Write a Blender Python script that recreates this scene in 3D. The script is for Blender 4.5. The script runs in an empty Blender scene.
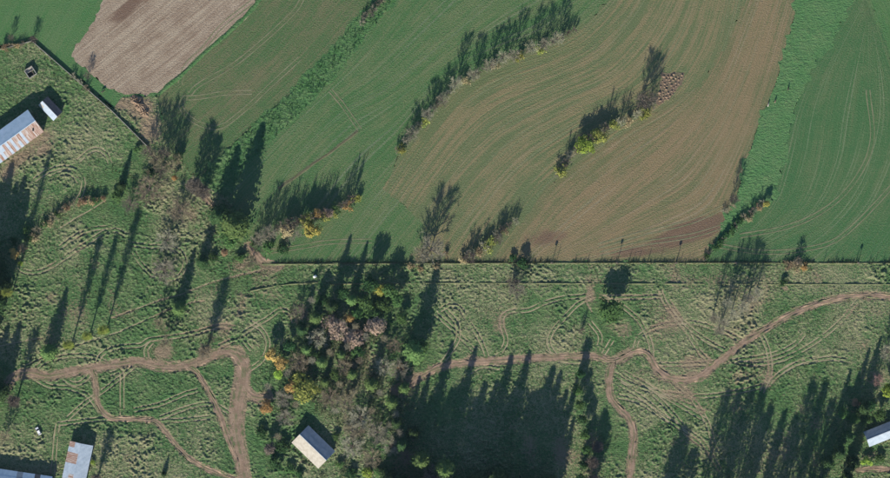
import bpy, bmesh, math, random
import numpy as np
from math import radians, sin, cos, pi

# ------------------------------------------------------------------ camera, sky, sun, exposure
S = 0.5                                    # metres of ground per photograph pixel
def P(px, py): return ((px - 445.0) * S, (239.0 - py) * S)
scene = bpy.context.scene
col = scene.collection
ALT = 1500.0
cam = bpy.data.cameras.new('camera'); cam_o = bpy.data.objects.new('camera', cam); col.objects.link(cam_o)
cam_o.location = (0, 0, ALT); cam_o.rotation_euler = (0, 0, 0)
cam.sensor_width = 36.0; cam.lens = 36.0 * ALT / (890 * S)
cam.clip_start = 5.0; cam.clip_end = 12000.0
scene.camera = cam_o

SUN_EL, SUN_AZ = 24.0, 195.0               # azimuth clockwise from up in the picture
world = bpy.data.worlds.new('World'); scene.world = world; world.use_nodes = True
wn = world.node_tree; bg = wn.nodes['Background']
sky = wn.nodes.new('ShaderNodeTexSky'); sky.sky_type = 'NISHITA'; sky.sun_disc = False
sky.sun_elevation = radians(SUN_EL); sky.sun_rotation = radians(SUN_AZ)
sky.altitude = 300.0; sky.air_density = 1.0; sky.dust_density = 0.2; sky.ozone_density = 4.0
wn.links.new(sky.outputs[0], bg.inputs[0]); bg.inputs[1].default_value = 0.09
sun = bpy.data.lights.new('sun', 'SUN'); sun.energy = 5.0; sun.angle = radians(0.5); sun.color = (1.0, 0.94, 0.83)
sun_o = bpy.data.objects.new('sun', sun); col.objects.link(sun_o)
sun_o.rotation_euler = (radians(90 - SUN_EL), 0, radians(-(SUN_AZ - 180)))
scene.view_settings.view_transform = 'Standard'; scene.view_settings.look = 'None'
scene.view_settings.gamma = 1.0; scene.view_settings.exposure = 0.76
scene.view_settings.use_curve_mapping = False
scene.cycles.max_bounces = 4; scene.cycles.diffuse_bounces = 2; scene.cycles.transparent_max_bounces = 4

# ------------------------------------------------------------------ helpers
rng = np.random.default_rng(7)
_tab = np.random.default_rng(3).random((256, 256))
def vnoise(x, y, scale, seed=0):
    x = np.asarray(x) / scale + seed * 17.31; y = np.asarray(y) / scale + seed * 9.77
    xi = np.floor(x).astype(int); yi = np.floor(y).astype(int)
    fx = x - xi; fy = y - yi
    fx = fx * fx * (3 - 2 * fx); fy = fy * fy * (3 - 2 * fy)
    a = _tab[xi & 255, yi & 255]; b = _tab[(xi + 1) & 255, yi & 255]
    c = _tab[xi & 255, (yi + 1) & 255]; d = _tab[(xi + 1) & 255, (yi + 1) & 255]
    return (a * (1 - fx) + b * fx) * (1 - fy) + (c * (1 - fx) + d * fx) * fy

def mesh_np(name, V, F, attrs=None, smooth=False):
    """V (n,3), F (m,3) or (m,4) or list of such arrays"""
    Fs = [np.asarray(f, dtype=np.int32) for f in (F if isinstance(F, list) else [F]) if len(f)]
    me = bpy.data.meshes.new(name)
    V = np.asarray(V, dtype=np.float32)
    me.vertices.add(len(V)); me.vertices.foreach_set('co', V.ravel())
    nl = sum(f.size for f in Fs); nf = sum(len(f) for f in Fs)
    me.loops.add(nl); me.loops.foreach_set('vertex_index', np.concatenate([f.ravel() for f in Fs]))
    me.polygons.add(nf)
    tot = np.concatenate([np.full(len(f), f.shape[1], dtype=np.int32) for f in Fs])
    st = np.concatenate([[0], np.cumsum(tot)[:-1]]).astype(np.int32)
    me.polygons.foreach_set('loop_start', st)
    me.polygons.foreach_set('use_smooth', np.full(nf, smooth, dtype=bool))
    me.update(calc_edges=True)
    for k, a in (attrs or {}).items():
        a = np.asarray(a, dtype=np.float32)
        if a.ndim == 1:
            at = me.attributes.new(k, 'FLOAT', 'POINT'); at.data.foreach_set('value', a)
        else:
            at = me.attributes.new(k, 'FLOAT_VECTOR', 'POINT'); at.data.foreach_set('vector', a.ravel())
    return me

def link(name, me, mat=None, parent=None, kind=None):
    o = bpy.data.objects.new(name, me); col.objects.link(o)
    if mat is not None:
        if len(me.materials) == 0: me.materials.append(mat)
        elif me.materials[0] != mat:
            o.material_slots[0].link = 'OBJECT'; o.material_slots[0].material = mat
    if parent is not None: o.parent = parent
    if kind: o['kind'] = kind
    return o
def tag(o, label, cat, group=None):
    o['label'] = label; o['category'] = cat
    if group: o['group'] = group
    return o
def thing(name, label, cat, loc, rz=0.0, group=None):
    o = bpy.data.objects.new(name, None); col.objects.link(o); o.empty_display_size = 0.5
    o.location = loc; o.rotation_euler = (0, 0, rz)
    return tag(o, label, cat, group)

def inside(x, y, poly):
    r = np.zeros(x.shape, bool); n = len(poly)
    for i in range(n):
        x0, y0 = poly[i]; x1, y1 = poly[(i + 1) % n]
        if y0 == y1: continue
        c = ((y0 > y) != (y1 > y)) & (x < (x1 - x0) * (y - y0) / (y1 - y0) + x0)
        r ^= c
    return r
def smooth_line(pts, step=1.5):
    """Catmull-Rom through pixel points -> (n,2) metres, evenly stepped"""
    p = np.array([P(*q) for q in pts], float)
    if len(p) > 2:
        q = np.vstack([2 * p[0] - p[1], p, 2 * p[-1] - p[-2]]); out = []
        for i in range(1, len(q) - 2):
            n = max(2, int(np.hypot(*(q[i + 1] - q[i])) / step))
            t = np.linspace(0, 1, n, endpoint=False)[:, None]
            out.append(0.5 * (2 * q[i] + (q[i + 1] - q[i - 1]) * t + (2 * q[i - 1] - 5 * q[i] + 4 * q[i + 1] - q[i + 2]) * t ** 2
                              + (3 * q[i] - 3 * q[i + 1] + q[i + 2] - q[i - 1]) * t ** 3))
        return np.vstack(out + [p[-1:]])
    n = max(2, int(np.hypot(*(p[1] - p[0])) / step)); t = np.linspace(0, 1, n)[:, None]
    return p[0] * (1 - t) + p[1] * t
def side_of(line):
    d = np.gradient(line, axis=0); d /= np.maximum(np.linalg.norm(d, axis=1, keepdims=True), 1e-6)
    return np.stack([-d[:, 1], d[:, 0]], 1)
def line_dist(x, y, line):
    """signed distance and arc length to a polyline (vectorised over points)"""
    best = np.full(x.shape, 1e9); sd = np.zeros(x.shape); al = np.zeros(x.shape)
    L = 0.0; n = len(line)
    for i in range(n - 1):
        a = line[i]; b = line[i + 1]; e = b - a; l = np.hypot(*e)
        if l < 1e-6: continue
        t = ((x - a[0]) * e[0] + (y - a[1]) * e[1]) / (l * l)
        tc = np.clip(t, -1e9 if i == 0 else 0, 1e9 if i == n - 2 else 1)
        dx = x - (a[0] + tc * e[0]); dy = y - (a[1] + tc * e[1]); d = np.hypot(dx, dy)
        m = d < best
        best = np.where(m, d, best)
        sd = np.where(m, np.sign(e[0] * (y - a[1]) - e[1] * (x - a[0])) * d, sd)
        al = np.where(m, L + tc * l, al); L += l
    return sd, al

# ------------------------------------------------------------------ node helpers
class NT:
    def __init__(s, name):
        s.m = bpy.data.materials.new(name); s.m.use_nodes = True; s.t = s.m.node_tree
        s.b = s.t.nodes['Principled BSDF']; s.out = s.t.nodes['Material Output']
        s.b.inputs['Roughness'].default_value = 0.95
        s.b.inputs['Specular IOR Level'].default_value = 0.08
    def n(s, typ, **kw):
        nd = s.t.nodes.new(typ)
        for k, v in kw.items(): setattr(nd, k, v)
        return nd
    def l(s, a, b): s.t.links.new(a, b)
    def put(s, sock, v):
        if hasattr(v, 'is_linked') or isinstance(v, bpy.types.NodeSocket): s.l(v, sock)
        else: sock.default_value = v
    def math(s, op, a, b=0.0, c=0.0, clamp=False):
        nd = s.n('ShaderNodeMath', operation=op, use_clamp=clamp)
        s.put(nd.inputs[0], a); s.put(nd.inputs[1], b)
        if op in ('MULTIPLY_ADD', 'SMOOTH_MIN', 'COMPARE'): s.put(nd.inputs[2], c)
        return nd.outputs[0]
    def ramp(s, v, lo, hi, a=0.0, b=1.0):
        nd = s.n('ShaderNodeMapRange', interpolation_type='SMOOTHSTEP'); s.put(nd.inputs[0], v)
        for i, q in enumerate((lo, hi, a, b)): nd.inputs[i + 1].default_value = q
        return nd.outputs[0]
    def mix(s, f, a, b):
        nd = s.n('ShaderNodeMix', data_type='RGBA'); s.put(nd.inputs[0], f)
        for i, v in ((6, a), (7, b)):
            if isinstance(v, tuple): nd.inputs[i].default_value = (*v, 1.0)
            else: s.l(v, nd.inputs[i])
        return nd.outputs[2]
    def noise(s, vec, scale, detail=2.0, rough=0.5):
        nd = s.n('ShaderNodeTexNoise'); s.l(vec, nd.inputs['Vector'])
        nd.inputs['Scale'].default_value = scale; nd.inputs['Detail'].default_value = detail
        nd.inputs['Roughness'].default_value = rough
        return nd.outputs[0]
    def pos(s): return s.n('ShaderNodeNewGeometry').outputs['Position']
    def attr(s, name, vec=False):
        nd = s.n('ShaderNodeAttribute', attribute_name=name)
        return nd.outputs['Vector' if vec else 'Fac']
    def scaled(s, vec, sc):
        nd = s.n('ShaderNodeVectorMath', operation='MULTIPLY'); s.l(vec, nd.inputs[0]); nd.inputs[1].default_value = sc
        return nd.outputs[0]
    def color(s, c):
        if isinstance(c, tuple): s.b.inputs['Base Color'].default_value = (*c, 1.0)
        else: s.l(c, s.b.inputs['Base Color'])
    def bump(s, h, dist, strength=1.0):
        nd = s.n('ShaderNodeBump'); nd.inputs['Strength'].default_value = strength; nd.inputs['Distance'].default_value = dist
        s.l(h, nd.inputs['Height']); s.l(nd.outputs[0], s.b.inputs['Normal'])

def mat_field(name, green, soil, pale, streak=0.5, bias=0.0, tram=0.0, tram_w=9.0, fine=0.34, freq=1.0, dark=None):
    n = NT(name); rows = n.attr('rows', True); pos = n.pos()
    def c0(v, k): return n.math('MULTIPLY', n.math('SUBTRACT', v, 0.5), k)
    s1 = n.noise(n.scaled(rows, (0.42 * freq, 0.010, 0)), 1.0, 3.0, 0.6)
    s2 = n.noise(n.scaled(rows, (0.10 * freq, 0.004, 0)), 1.0, 2.0)
    s3 = n.noise(n.scaled(rows, (1.05 * freq, 0.035, 0)), 1.0, 2.0)
    br = n.noise(pos, 0.022, 3.0); pf = n.noise(pos, 1.25, 3.0, 0.7); pm = n.noise(pos, 0.14, 5.0, 0.65); pg = n.noise(pos, 0.55, 2.0)
    t = n.attr('tint')
    f = n.math('ADD', c0(s1, 3.4 * streak), c0(s2, 2.2 * streak))
    f = n.math('ADD', f, c0(s3, 3.4 * streak)); f = n.math('ADD', f, c0(br, 1.1)); f = n.math('ADD', f, c0(pm, 1.5))
    f = n.math('ADD', f, c0(pf, fine * 7.0)); f = n.math('ADD', n.math('ADD', f, t), 0.5 + bias, clamp=True)
    c = n.mix(f, green, soil)
    if tram > 0:
        sx = n.n('ShaderNodeSeparateXYZ'); n.l(rows, sx.inputs[0])
        wob = n.math('ADD', sx.outputs[0], n.math('MULTIPLY', s2, 4.0))
        fr = n.math('FRACT', n.math('DIVIDE', wob, tram_w))
        d = n.math('MULTIPLY', n.math('ABSOLUTE', n.math('SUBTRACT', fr, 0.5)), tram_w)
        d = n.math('ABSOLUTE', n.math('SUBTRACT', d, 0.95))
        ln = n.ramp(d, 0.08, 0.42, 1.0, 0.0)
        gate = n.ramp(n.noise(n.scaled(rows, (0.13, 0.010, 0)), 1.0, 2.0), 0.42, 0.6)
        gate = n.math('MULTIPLY', gate, n.ramp(pg, 0.3, 0.55, 0.35, 1.0))
        c = n.mix(n.math('MULTIPLY', n.math('MULTIPLY', ln, gate), tram), c, pale)
    ba = n.ramp(n.math('ADD', n.attr('bare'), n.math('ADD', c0(pm, 1.2), c0(s1, 1.0))), 0.25, 0.85)
    c = n.mix(n.math('MULTIPLY', ba, 0.85), c, (0.135, 0.085, 0.060))
    g2 = n.noise(n.scaled(pos, (1, 1, 0.1)), 1.9, 2.0)
    c = n.mix(n.ramp(g2, 0.50, 0.70, 0.0, 0.42), c, dark or tuple(q * 0.5 for q in green))
    c = n.mix(n.ramp(pf, 0.55, 0.72, 0.0, 0.35), c, pale)
    n.color(c)
    n.bump(n.math('ADD', n.math('MULTIPLY', s3, 0.8), n.math('ADD', pf, g2)), 0.30, 0.9)
    return n.m

def mat_rough(name, g1, g2, straw, soil, shade_g, lush=0.0):
    n = NT(name); pos = n.pos()
    a = n.noise(pos, 0.8, 4.0, 0.7); b = n.noise(pos, 0.11, 5.0, 0.65); c_ = n.noise(pos, 0.02, 3.0); d = n.noise(pos, 1.7, 2.0, 0.6)
    e = n.noise(n.scaled(pos, (0.7, 1.5, 0.2)), 0.75, 3.0, 0.6)
    dry = n.attr('dry'); bare = n.attr('bare'); top = n.attr('top')
    c = n.mix(n.ramp(b, 0.35, 0.65), g1, g2)
    c = n.mix(n.ramp(e, 0.50, 0.66, 0.0, 0.75), c, shade_g)  # dark stretched flecks paint the tussocks' small shadows into the grass colour
    f = n.math('ADD', n.math('MULTIPLY', n.math('SUBTRACT', b, 0.5), 1.5), n.math('MULTIPLY', n.math('SUBTRACT', d, 0.5), 3.2))
    f = n.math('ADD', n.math('ADD', f, dry), n.math('MULTIPLY', top, 0.40))
    f = n.math('ADD', f, n.math('MULTIPLY', n.math('SUBTRACT', a, 0.5), 1.6))
    f = n.math('ADD', f, n.math('MULTIPLY', n.math('SUBTRACT', c_, 0.5), 0.9), clamp=True)
    c = n.mix(f, c, straw)
    br = n.ramp(n.math('ADD', bare, n.math('MULTIPLY', n.math('SUBTRACT', a, 0.5), 1.6)), 0.3, 0.85)
    c = n.mix(br, c, soil)
    n.color(c); n.bump(n.math('ADD', a, n.math('ADD', d, e)), 0.42, 0.9)
    return n.m

def mat_soil(name, c1, c2, c3, edge=False):
    n = NT(name); pos = n.pos()
    a = n.noise(pos, 0.25, 4.0, 0.6); b = n.noise(pos, 1.3, 3.0, 0.6)
    c = n.mix(n.ramp(a, 0.35, 0.65), c1, c2)
    c = n.mix(n.ramp(b, 0.5, 0.75, 0.0, 0.7), c, c3)
    if edge:
        e = n.attr('edge')
        c = n.mix(n.ramp(n.math('ADD', e, n.math('MULTIPLY', n.math('SUBTRACT', a, 0.5), 2.4)), 0.5, 1.0), c, edge)
        mid = n.math('MULTIPLY', n.ramp(e, 0.05, 0.26, 1.0, 0.0), n.ramp(n.noise(pos, 0.10, 3.0, 0.6), 0.44, 0.58))
        c = n.mix(n.math('MULTIPLY', mid, 0.7), c, edge)
    n.color(c); n.bump(n.math('ADD', a, b), 0.2, 0.6)
    return n.m

def mat_leaf(name, c1, c2, c3=None, trans=0.25):
    n = NT(name); g = n.n('ShaderNodeNewGeometry'); oi = n.n('ShaderNodeObjectInfo')
    c = n.mix(g.outputs['Random Per Island'], c1, c2)
    nz = n.noise(g.outputs['Position'], 0.45, 3.0)
    if c3: c = n.mix(n.ramp(nz, 0.48, 0.66), c, c3)
    hs = n.n('ShaderNodeHueSaturation'); n.l(c, hs.inputs['Color'])
    n.l(n.math('MULTIPLY_ADD', oi.outputs['Random'], 0.5, 0.75), hs.inputs['Value'])
    n.l(n.math('MULTIPLY_ADD', oi.outputs['Random'], 0.03, 0.485), hs.inputs['Hue'])
    n.color(hs.outputs[0])
    tr = n.n('ShaderNodeBsdfTranslucent'); n.l(hs.outputs[0], tr.inputs[0])
    mx = n.n('ShaderNodeMixShader'); mx.inputs[0].default_value = trans
    n.l(n.b.outputs[0], mx.inputs[1]); n.l(tr.outputs[0], mx.inputs[2]); n.l(mx.outputs[0], n.out.inputs[0])
    return n.m

def mat_plain(name, c1, c2=None, scale=1.0, rough=0.8, spec=0.2, metal=0.0, stretch=(1, 1, 1)):
    n = NT(name)
    if c2:
        tc = n.n('ShaderNodeTexCoord'); v = n.scaled(tc.outputs['Object'], stretch)
        n.color(n.mix(n.ramp(n.noise(v, scale, 4.0, 0.6), 0.35, 0.65), c1, c2))
    else: n.color(c1)
    n.b.inputs['Roughness'].default_value = rough; n.b.inputs['Specular IOR Level'].default_value = spec
    n.b.inputs['Metallic'].default_value = metal
    return n.m

M = {}
M['meadow'] = mat_rough('rough_meadow', (0.060, 0.128, 0.044), (0.090, 0.148, 0.056), (0.225, 0.212, 0.122), (0.215, 0.165, 0.108), (0.030, 0.056, 0.024))
M['strip'] = mat_rough('lush_grass', (0.056, 0.138, 0.044), (0.074, 0.152, 0.054), (0.120, 0.175, 0.075), (0.16, 0.13, 0.09), (0.026, 0.066, 0.032))
M['green_a'] = mat_field('green_crop', (0.060, 0.146, 0.050), (0.098, 0.158, 0.064), (0.13, 0.17, 0.10), 0.36, -0.1, 0.25, 12)
M['green_b'] = mat_field('green_stubble', (0.066, 0.122, 0.046), (0.138, 0.132, 0.070), (0.16, 0.17, 0.11), 0.42, -0.12, 0.0, 11)
M['green_c'] = mat_field('green_pasture', (0.060, 0.130, 0.046), (0.124, 0.152, 0.070), (0.17, 0.185, 0.12), 0.50, -0.08, 0.55, 7.5)
M['green_d'] = mat_field('green_tracked_crop', (0.052, 0.124, 0.046), (0.098, 0.140, 0.062), (0.18, 0.205, 0.12), 0.46, -0.06, 0.65, 8.0)
M['olive'] = mat_field('olive_stubble', (0.106, 0.134, 0.060), (0.192, 0.160, 0.084), (0.24, 0.22, 0.14), 0.95, -0.03, 0.35, 6.5, dark=(0.085, 0.085, 0.045))
M['olive_b'] = mat_field('brown_stubble', (0.124, 0.132, 0.062), (0.208, 0.156, 0.086), (0.26, 0.22, 0.15), 0.70, 0.24, 0.45, 5.5, dark=(0.085, 0.080, 0.045))
M['plough'] = mat_field('ploughed_soil', (0.34, 0.275, 0.20), (0.20, 0.142, 0.100), (0.40, 0.34, 0.26), 0.45, -0.05, 0.0, 5, 0.35, dark=(0.17, 0.13, 0.09))
M['brown'] = mat_field('bare_brown_soil', (0.125, 0.115, 0.068), (0.160, 0.112, 0.080), (0.19, 0.155, 0.11), 0.5, 0.15, 0.0, 5, dark=(0.10, 0.085, 0.055))
M['ground'] = mat_rough('far_ground', (0.062, 0.108, 0.042), (0.085, 0.122, 0.050), (0.2, 0.19, 0.1), (0.2, 0.15, 0.1), (0.03, 0.06, 0.03))
M['track'] = mat_soil('track_soil', (0.265, 0.185, 0.130), (0.190, 0.132, 0.092), (0.35, 0.27, 0.19), edge=(0.10, 0.120, 0.055))
M['rut'] = mat_soil('rut_soil', (0.32, 0.265, 0.170), (0.22, 0.195, 0.115), (0.37, 0.31, 0.20))
M['fieldrut'] = mat_soil('field_rut', (0.185, 0.175, 0.105), (0.12, 0.14, 0.07), (0.21, 0.20, 0.12))
M['heap'] = mat_soil('heap_soil', (0.235, 0.165, 0.110), (0.18, 0.125, 0.085), (0.30, 0.22, 0.15))
M['bank'] = mat_soil('bank_grass', (0.14, 0.145, 0.075), (0.08, 0.105, 0.045), (0.22, 0.20, 0.12))
bark = (0.17, 0.14, 0.11)
M['bark'] = mat_plain('bark', bark, (0.11, 0.09, 0.075), 3.0, 0.95, 0.05)
M['twig_grey'] = mat_leaf('grey_twigs', (0.215, 0.205, 0.145), (0.34, 0.315, 0.225), None, 0.0)
M['twig_brown'] = mat_leaf('brown_twigs', (0.19, 0.165, 0.105), (0.31, 0.26, 0.17), None, 0.0)
M['twig_red'] = mat_leaf('reddish_twigs', (0.28, 0.17, 0.14), (0.40, 0.27, 0.22), None, 0.0)
M['twig_dark'] = mat_leaf('dark_twigs', (0.10, 0.085, 0.07), (0.17, 0.14, 0.11), None, 0.0)
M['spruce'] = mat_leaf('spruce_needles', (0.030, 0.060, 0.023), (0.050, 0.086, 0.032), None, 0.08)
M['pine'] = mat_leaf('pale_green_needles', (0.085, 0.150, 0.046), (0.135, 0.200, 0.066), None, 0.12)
M['green'] = mat_leaf('green_leaves', (0.055, 0.115, 0.035), (0.10, 0.17, 0.055), None)
M['dkgreen'] = mat_leaf('dark_green_leaves', (0.03, 0.075, 0.028), (0.055, 0.115, 0.040), None)
M['lime'] = mat_leaf('lime_leaves', (0.20, 0.33, 0.05), (0.34, 0.44, 0.08), None)
M['yellow'] = mat_leaf('yellow_leaves', (0.36, 0.31, 0.07), (0.50, 0.42, 0.11), (0.26, 0.27, 0.07))
M['ygreen'] = mat_leaf('yellow_green_leaves', (0.24, 0.27, 0.06), (0.36, 0.36, 0.10), (0.14, 0.19, 0.05))
M['orange'] = mat_leaf('orange_leaves', (0.40, 0.25, 0.085), (0.52, 0.35, 0.13), (0.26, 0.21, 0.09))
M['rust'] = mat_leaf('rusty_leaves', (0.30, 0.20, 0.11), (0.40, 0.28, 0.16), (0.22, 0.18, 0.10))
M['tan'] = mat_leaf('tan_leaves', (0.30, 0.24, 0.14), (0.42, 0.33, 0.19), (0.22, 0.20, 0.11))
M['pink'] = mat_leaf('pinkish_leaves', (0.27, 0.19, 0.145), (0.40, 0.29, 0.22), (0.20, 0.165, 0.12))

# ------------------------------------------------------------------ tracks (drawn first: the meadow is flattened under them)
ROADS = [  # points, width in metres
 ([(6,388),(12,379),(20,374),(32,373),(46,376),(60,374),(90,368),(120,364),(140,362),(155,366),(172,367),(190,365),(212,356),(226,352),(238,356),(245,368),(244,384),(249,394),(258,398),(268,396)], 3.9, 'dirt_road'),
 ([(237,353),(243,366),(241,386),(238,400),(236,418),(237,436),(241,456),(246,485)], 6.2, 'dirt_road'),
 ([(92,370),(95,384),(97,400),(102,411),(112,418),(130,419),(154,421),(165,431),(177,446),(192,460),(210,470),(240,481)], 2.0, 'dirt_road'),
 ([(395,391),(408,384),(425,374),(440,367),(460,363),(482,362),(520,359),(556,357),(590,356),(606,359)], 2.8, 'dirt_road'),
 ([(614,360),(611,370),(609,384),(611,398),(620,409),(629,419),(634,434),(632,452),(630,485)], 2.8, 'dirt_road'),
 ([(598,357),(612,361),(624,357),(634,352),(643,352),(650,357),(655,366),(662,374),(674,379),(690,379),(702,375),(716,364),(734,350),(752,337),(772,325),(796,312),(820,303),(845,297),(868,295),(900,298)], 2.7, 'dirt_road'),
 ([(186,366),(196,372),(204,384),(212,398),(220,416),(228,438),(238,462)], 2.2, 'dirt_road'),
 ([(192,184),(199,190),(206,198),(214,208)], 1.6, 'footpath'),
 ([(248,246),(256,254),(264,262),(278,264)], 3.0, 'footpath'),
 ([(858,470),(872,469),(895,470)], 1.8, 'dirt_road'),
]
RUTS = [  # twin wheel ruts in the grass
 [(18,266),(24,271),(36,272),(50,267),(70,254),(90,241),(104,232),(116,230),(126,235)],
 [(60,247),(76,236),(92,229),(112,227)],
 [(132,244),(150,246),(168,247),(181,252),(185,264),(179,276),(166,279),(152,274),(140,262),(134,252)],
 [(34,180),(48,171),(62,167),(76,170),(83,180),(82,192),(76,202)],
 [(50,178),(62,173),(72,174),(79,182)],
 [(78,161),(88,152),(97,149),(106,154),(110,163)],
 [(58,424),(80,421),(112,418)],
 [(155,421),(180,420),(210,417)],
 [(58,424),(56,436),(54,460),(52,480)],
 [(60,372),(66,380),(76,384),(86,379),(91,372)],
 [(68,418),(86,402),(104,390),(122,376),(134,366)],
 [(110,374),(121,372),(122,392),(122,416)],
 [(134,410),(160,404),(184,394),(198,390)],
 [(96,366),(102,354),(118,347),(140,345),(148,340),(162,338),(190,334),(220,326),(236,328)],
 [(148,362),(146,350),(152,342)],
 [(210,357),(222,345),(240,340),(252,350)],
 [(440,310),(450,305),(460,308),(468,320),(478,336),(484,348),(488,360)],
 [(436,314),(452,328),(474,350)],
 [(494,360),(502,350),(506,340),(502,326),(503,316),(512,311),(528,310),(544,303),(562,298),(584,296)],
 [(592,297),(578,304),(564,318),(552,332),(549,344),(556,356)],
 [(600,297),(640,297),(662,296)],
 [(612,340),(606,350),(602,356)],
 [(624,372),(644,384),(664,394),(704,412)],
 [(620,384),(640,396),(660,412),(690,436),(700,444)],
 [(652,392),(668,408),(688,432)],
 [(640,380),(668,398),(706,420)],
 [(652,364),(690,364),(730,361),(770,355),(792,346),(804,334)],
 [(668,300),(680,318),(700,336),(724,350)],
 [(770,382),(790,366),(812,361),(830,358),(852,361)],
 [(782,372),(800,362),(818,358)],
 [(660,290),(666,304),(686,330),(700,352),(712,364)],
 [(240,336),(254,326),(268,318),(280,310),(290,313),(294,322)],
 [(470,372),(482,366),(500,368)],
 [(545,352),(560,360),(580,362)],
 [(590,322),(600,336),(598,350)],
 [(612,372),(632,384),(660,392),(700,396),(735,392),(770,384)],
 [(618,396),(640,402),(668,420),(700,440),(720,470)],
 [(672,380),(690,396),(706,420),(716,452)],
 [(724,358),(750,364),(780,360),(812,344),(840,322),(858,300)],
 [(760,332),(768,350),(770,372),(762,392)],
 [(634,352),(640,336),(660,326),(690,322),(720,330),(744,342)],
 [(600,296),(622,306),(640,322),(650,342),(652,356)],
 [(246,372),(262,360),(268,344),(262,330),(250,322)],
 [(236,420),(222,408),(206,404),(186,408),(160,418)],
 [(30,374),(44,362),(66,356),(90,356),(106,362)],
 [(100,412),(88,396),(70,388),(50,386),(34,378)],
 [(440,366),(450,352),(458,338),(456,322),(446,310)],
]
SINGLE = [  # narrow straight ditches and footworn lines
 [(24,366),(56,352),(90,341),(122,331)],
 [(120,331),(150,318),(176,306)],
 [(0,346),(24,341),(42,338)],
 [(112,318),(136,309),(160,300),(182,294),(210,283),(236,276),(262,270)],
 [(170,312),(190,303),(204,301)],
 [(60,228),(76,218),(92,209),(106,200)],
 [(590,290),(586,300),(592,312)],
]
FIELD_RUTS = [
 [(182,98),(200,97),(225,93),(252,92)],
 [(252,2),(222,26),(204,48),(186,66),(180,84)],
 [(186,96),(181,106),(190,118),(206,126),(222,126),(244,110),(270,86),(300,58)],
 [(190,94),(200,84),(240,60),(290,16),(304,-4)],
 [(266,252),(300,247),(330,242),(372,241)],
 [(330,90),(342,104),(356,124),(360,130)],
 [(600,254),(640,244),(690,236),(724,226)],
 [(598,246),(640,234),(690,222),(726,206)],
 [(720,246),(760,252),(800,250),(836,240),(866,214),(892,186)],
 [(740,236),(790,226),(830,206),(858,176),(872,140),(868,90)],
]
road_lines = [(smooth_line(p, 1.0), w * 1.22, nm) for p, w, nm in ROADS]
rut_lines = []
for p in RUTS:
    c = smooth_line(p, 0.8); s = side_of(c)
    rut_lines.append((c, s))
single_lines = [smooth_line(p, 0.8) for p in SINGLE]

def carve(x, y, h):
    """flatten the relief under roads and sink it under ruts; x, y flat arrays; returns how worn the grass is"""
    wear = np.zeros_like(x); wn1 = vnoise(x, y, 4.0, 71); wn2 = vnoise(x, y, 1.4, 72)
    def local(line, w):
        lo = line.min(0) - w; hi = line.max(0) + w
        return np.nonzero((x > lo[0]) & (x < hi[0]) & (y > lo[1]) & (y < hi[1]))[0]
    def each(line, w, fn, chunk=12):
        for i in range(0, len(line) - 1, chunk):
            seg = line[i:i + chunk + 1]; idx = local(seg, w + 1.0)
            if not len(idx): continue
            best = np.full(len(idx), 1e9)
            for a, b in zip(seg[:-1], seg[1:]):
                e = b - a; l2 = max(e @ e, 1e-9)
                t = np.clip(((x[idx] - a[0]) * e[0] + (y[idx] - a[1]) * e[1]) / l2, 0, 1)
                best = np.minimum(best, np.hypot(x[idx] - a[0] - t * e[0], y[idx] - a[1] - t * e[1]))
            fn(idx, best)
    for line, w, nm in road_lines:
        def f(idx, d, w=w):
            g_ = wn1[idx] * .6 + wn2[idx] * .6
            k = np.clip((d - w * (.18 + .30 * g_)) / 0.7, 0, 1)
            wear[idx] = np.maximum(wear[idx], np.clip(1.0 - (d - w * .45) / (.5 + 2.2 * wn1[idx]), 0, 1) * .8)
            h[idx] = h[idx] * k - 0.10 * (1 - k)
        each(line, w / 2 + 3, f)
    def g(idx, d):
        gate = np.clip((vnoise(x[idx], y[idx], 5.0, 31) * .7 + vnoise(x[idx], y[idx], 1.6, 32) * .5 - .27) * 5, 0, 1)
        k = np.clip((d - 0.24) / 0.3, 0, 1); k = 1 - (1 - k) * gate
        wear[idx] = np.maximum(wear[idx], np.clip(1.1 - d / 0.8, 0, 1) * .5)
        h[idx] = np.where(k < 1, np.minimum(h[idx], h[idx] * k - 0.14 * (1 - k)), h[idx])
    for c, s in rut_lines:
        each(c + s * 0.95, 0.8, g); each(c - s * 0.95, 0.8, g)
    for c in single_lines: each(c, 0.8, g)
    return wear

def blob(x, y, bl):
    r = np.zeros_like(x)
    for px, py, rx, ry, ang, amt in bl:
        cx, cy = P(px, py); a = radians(ang); dx = x - cx; dy = y - cy
        u = (dx * cos(a) + dy * sin(a)) / (rx * S); v = (-dx * sin(a) + dy * cos(a)) / (ry * S)
        r = np.maximum(r, amt * np.exp(-(u * u + v * v))) if amt > 0 else r + amt * np.exp(-(u * u + v * v))
    return r

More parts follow.
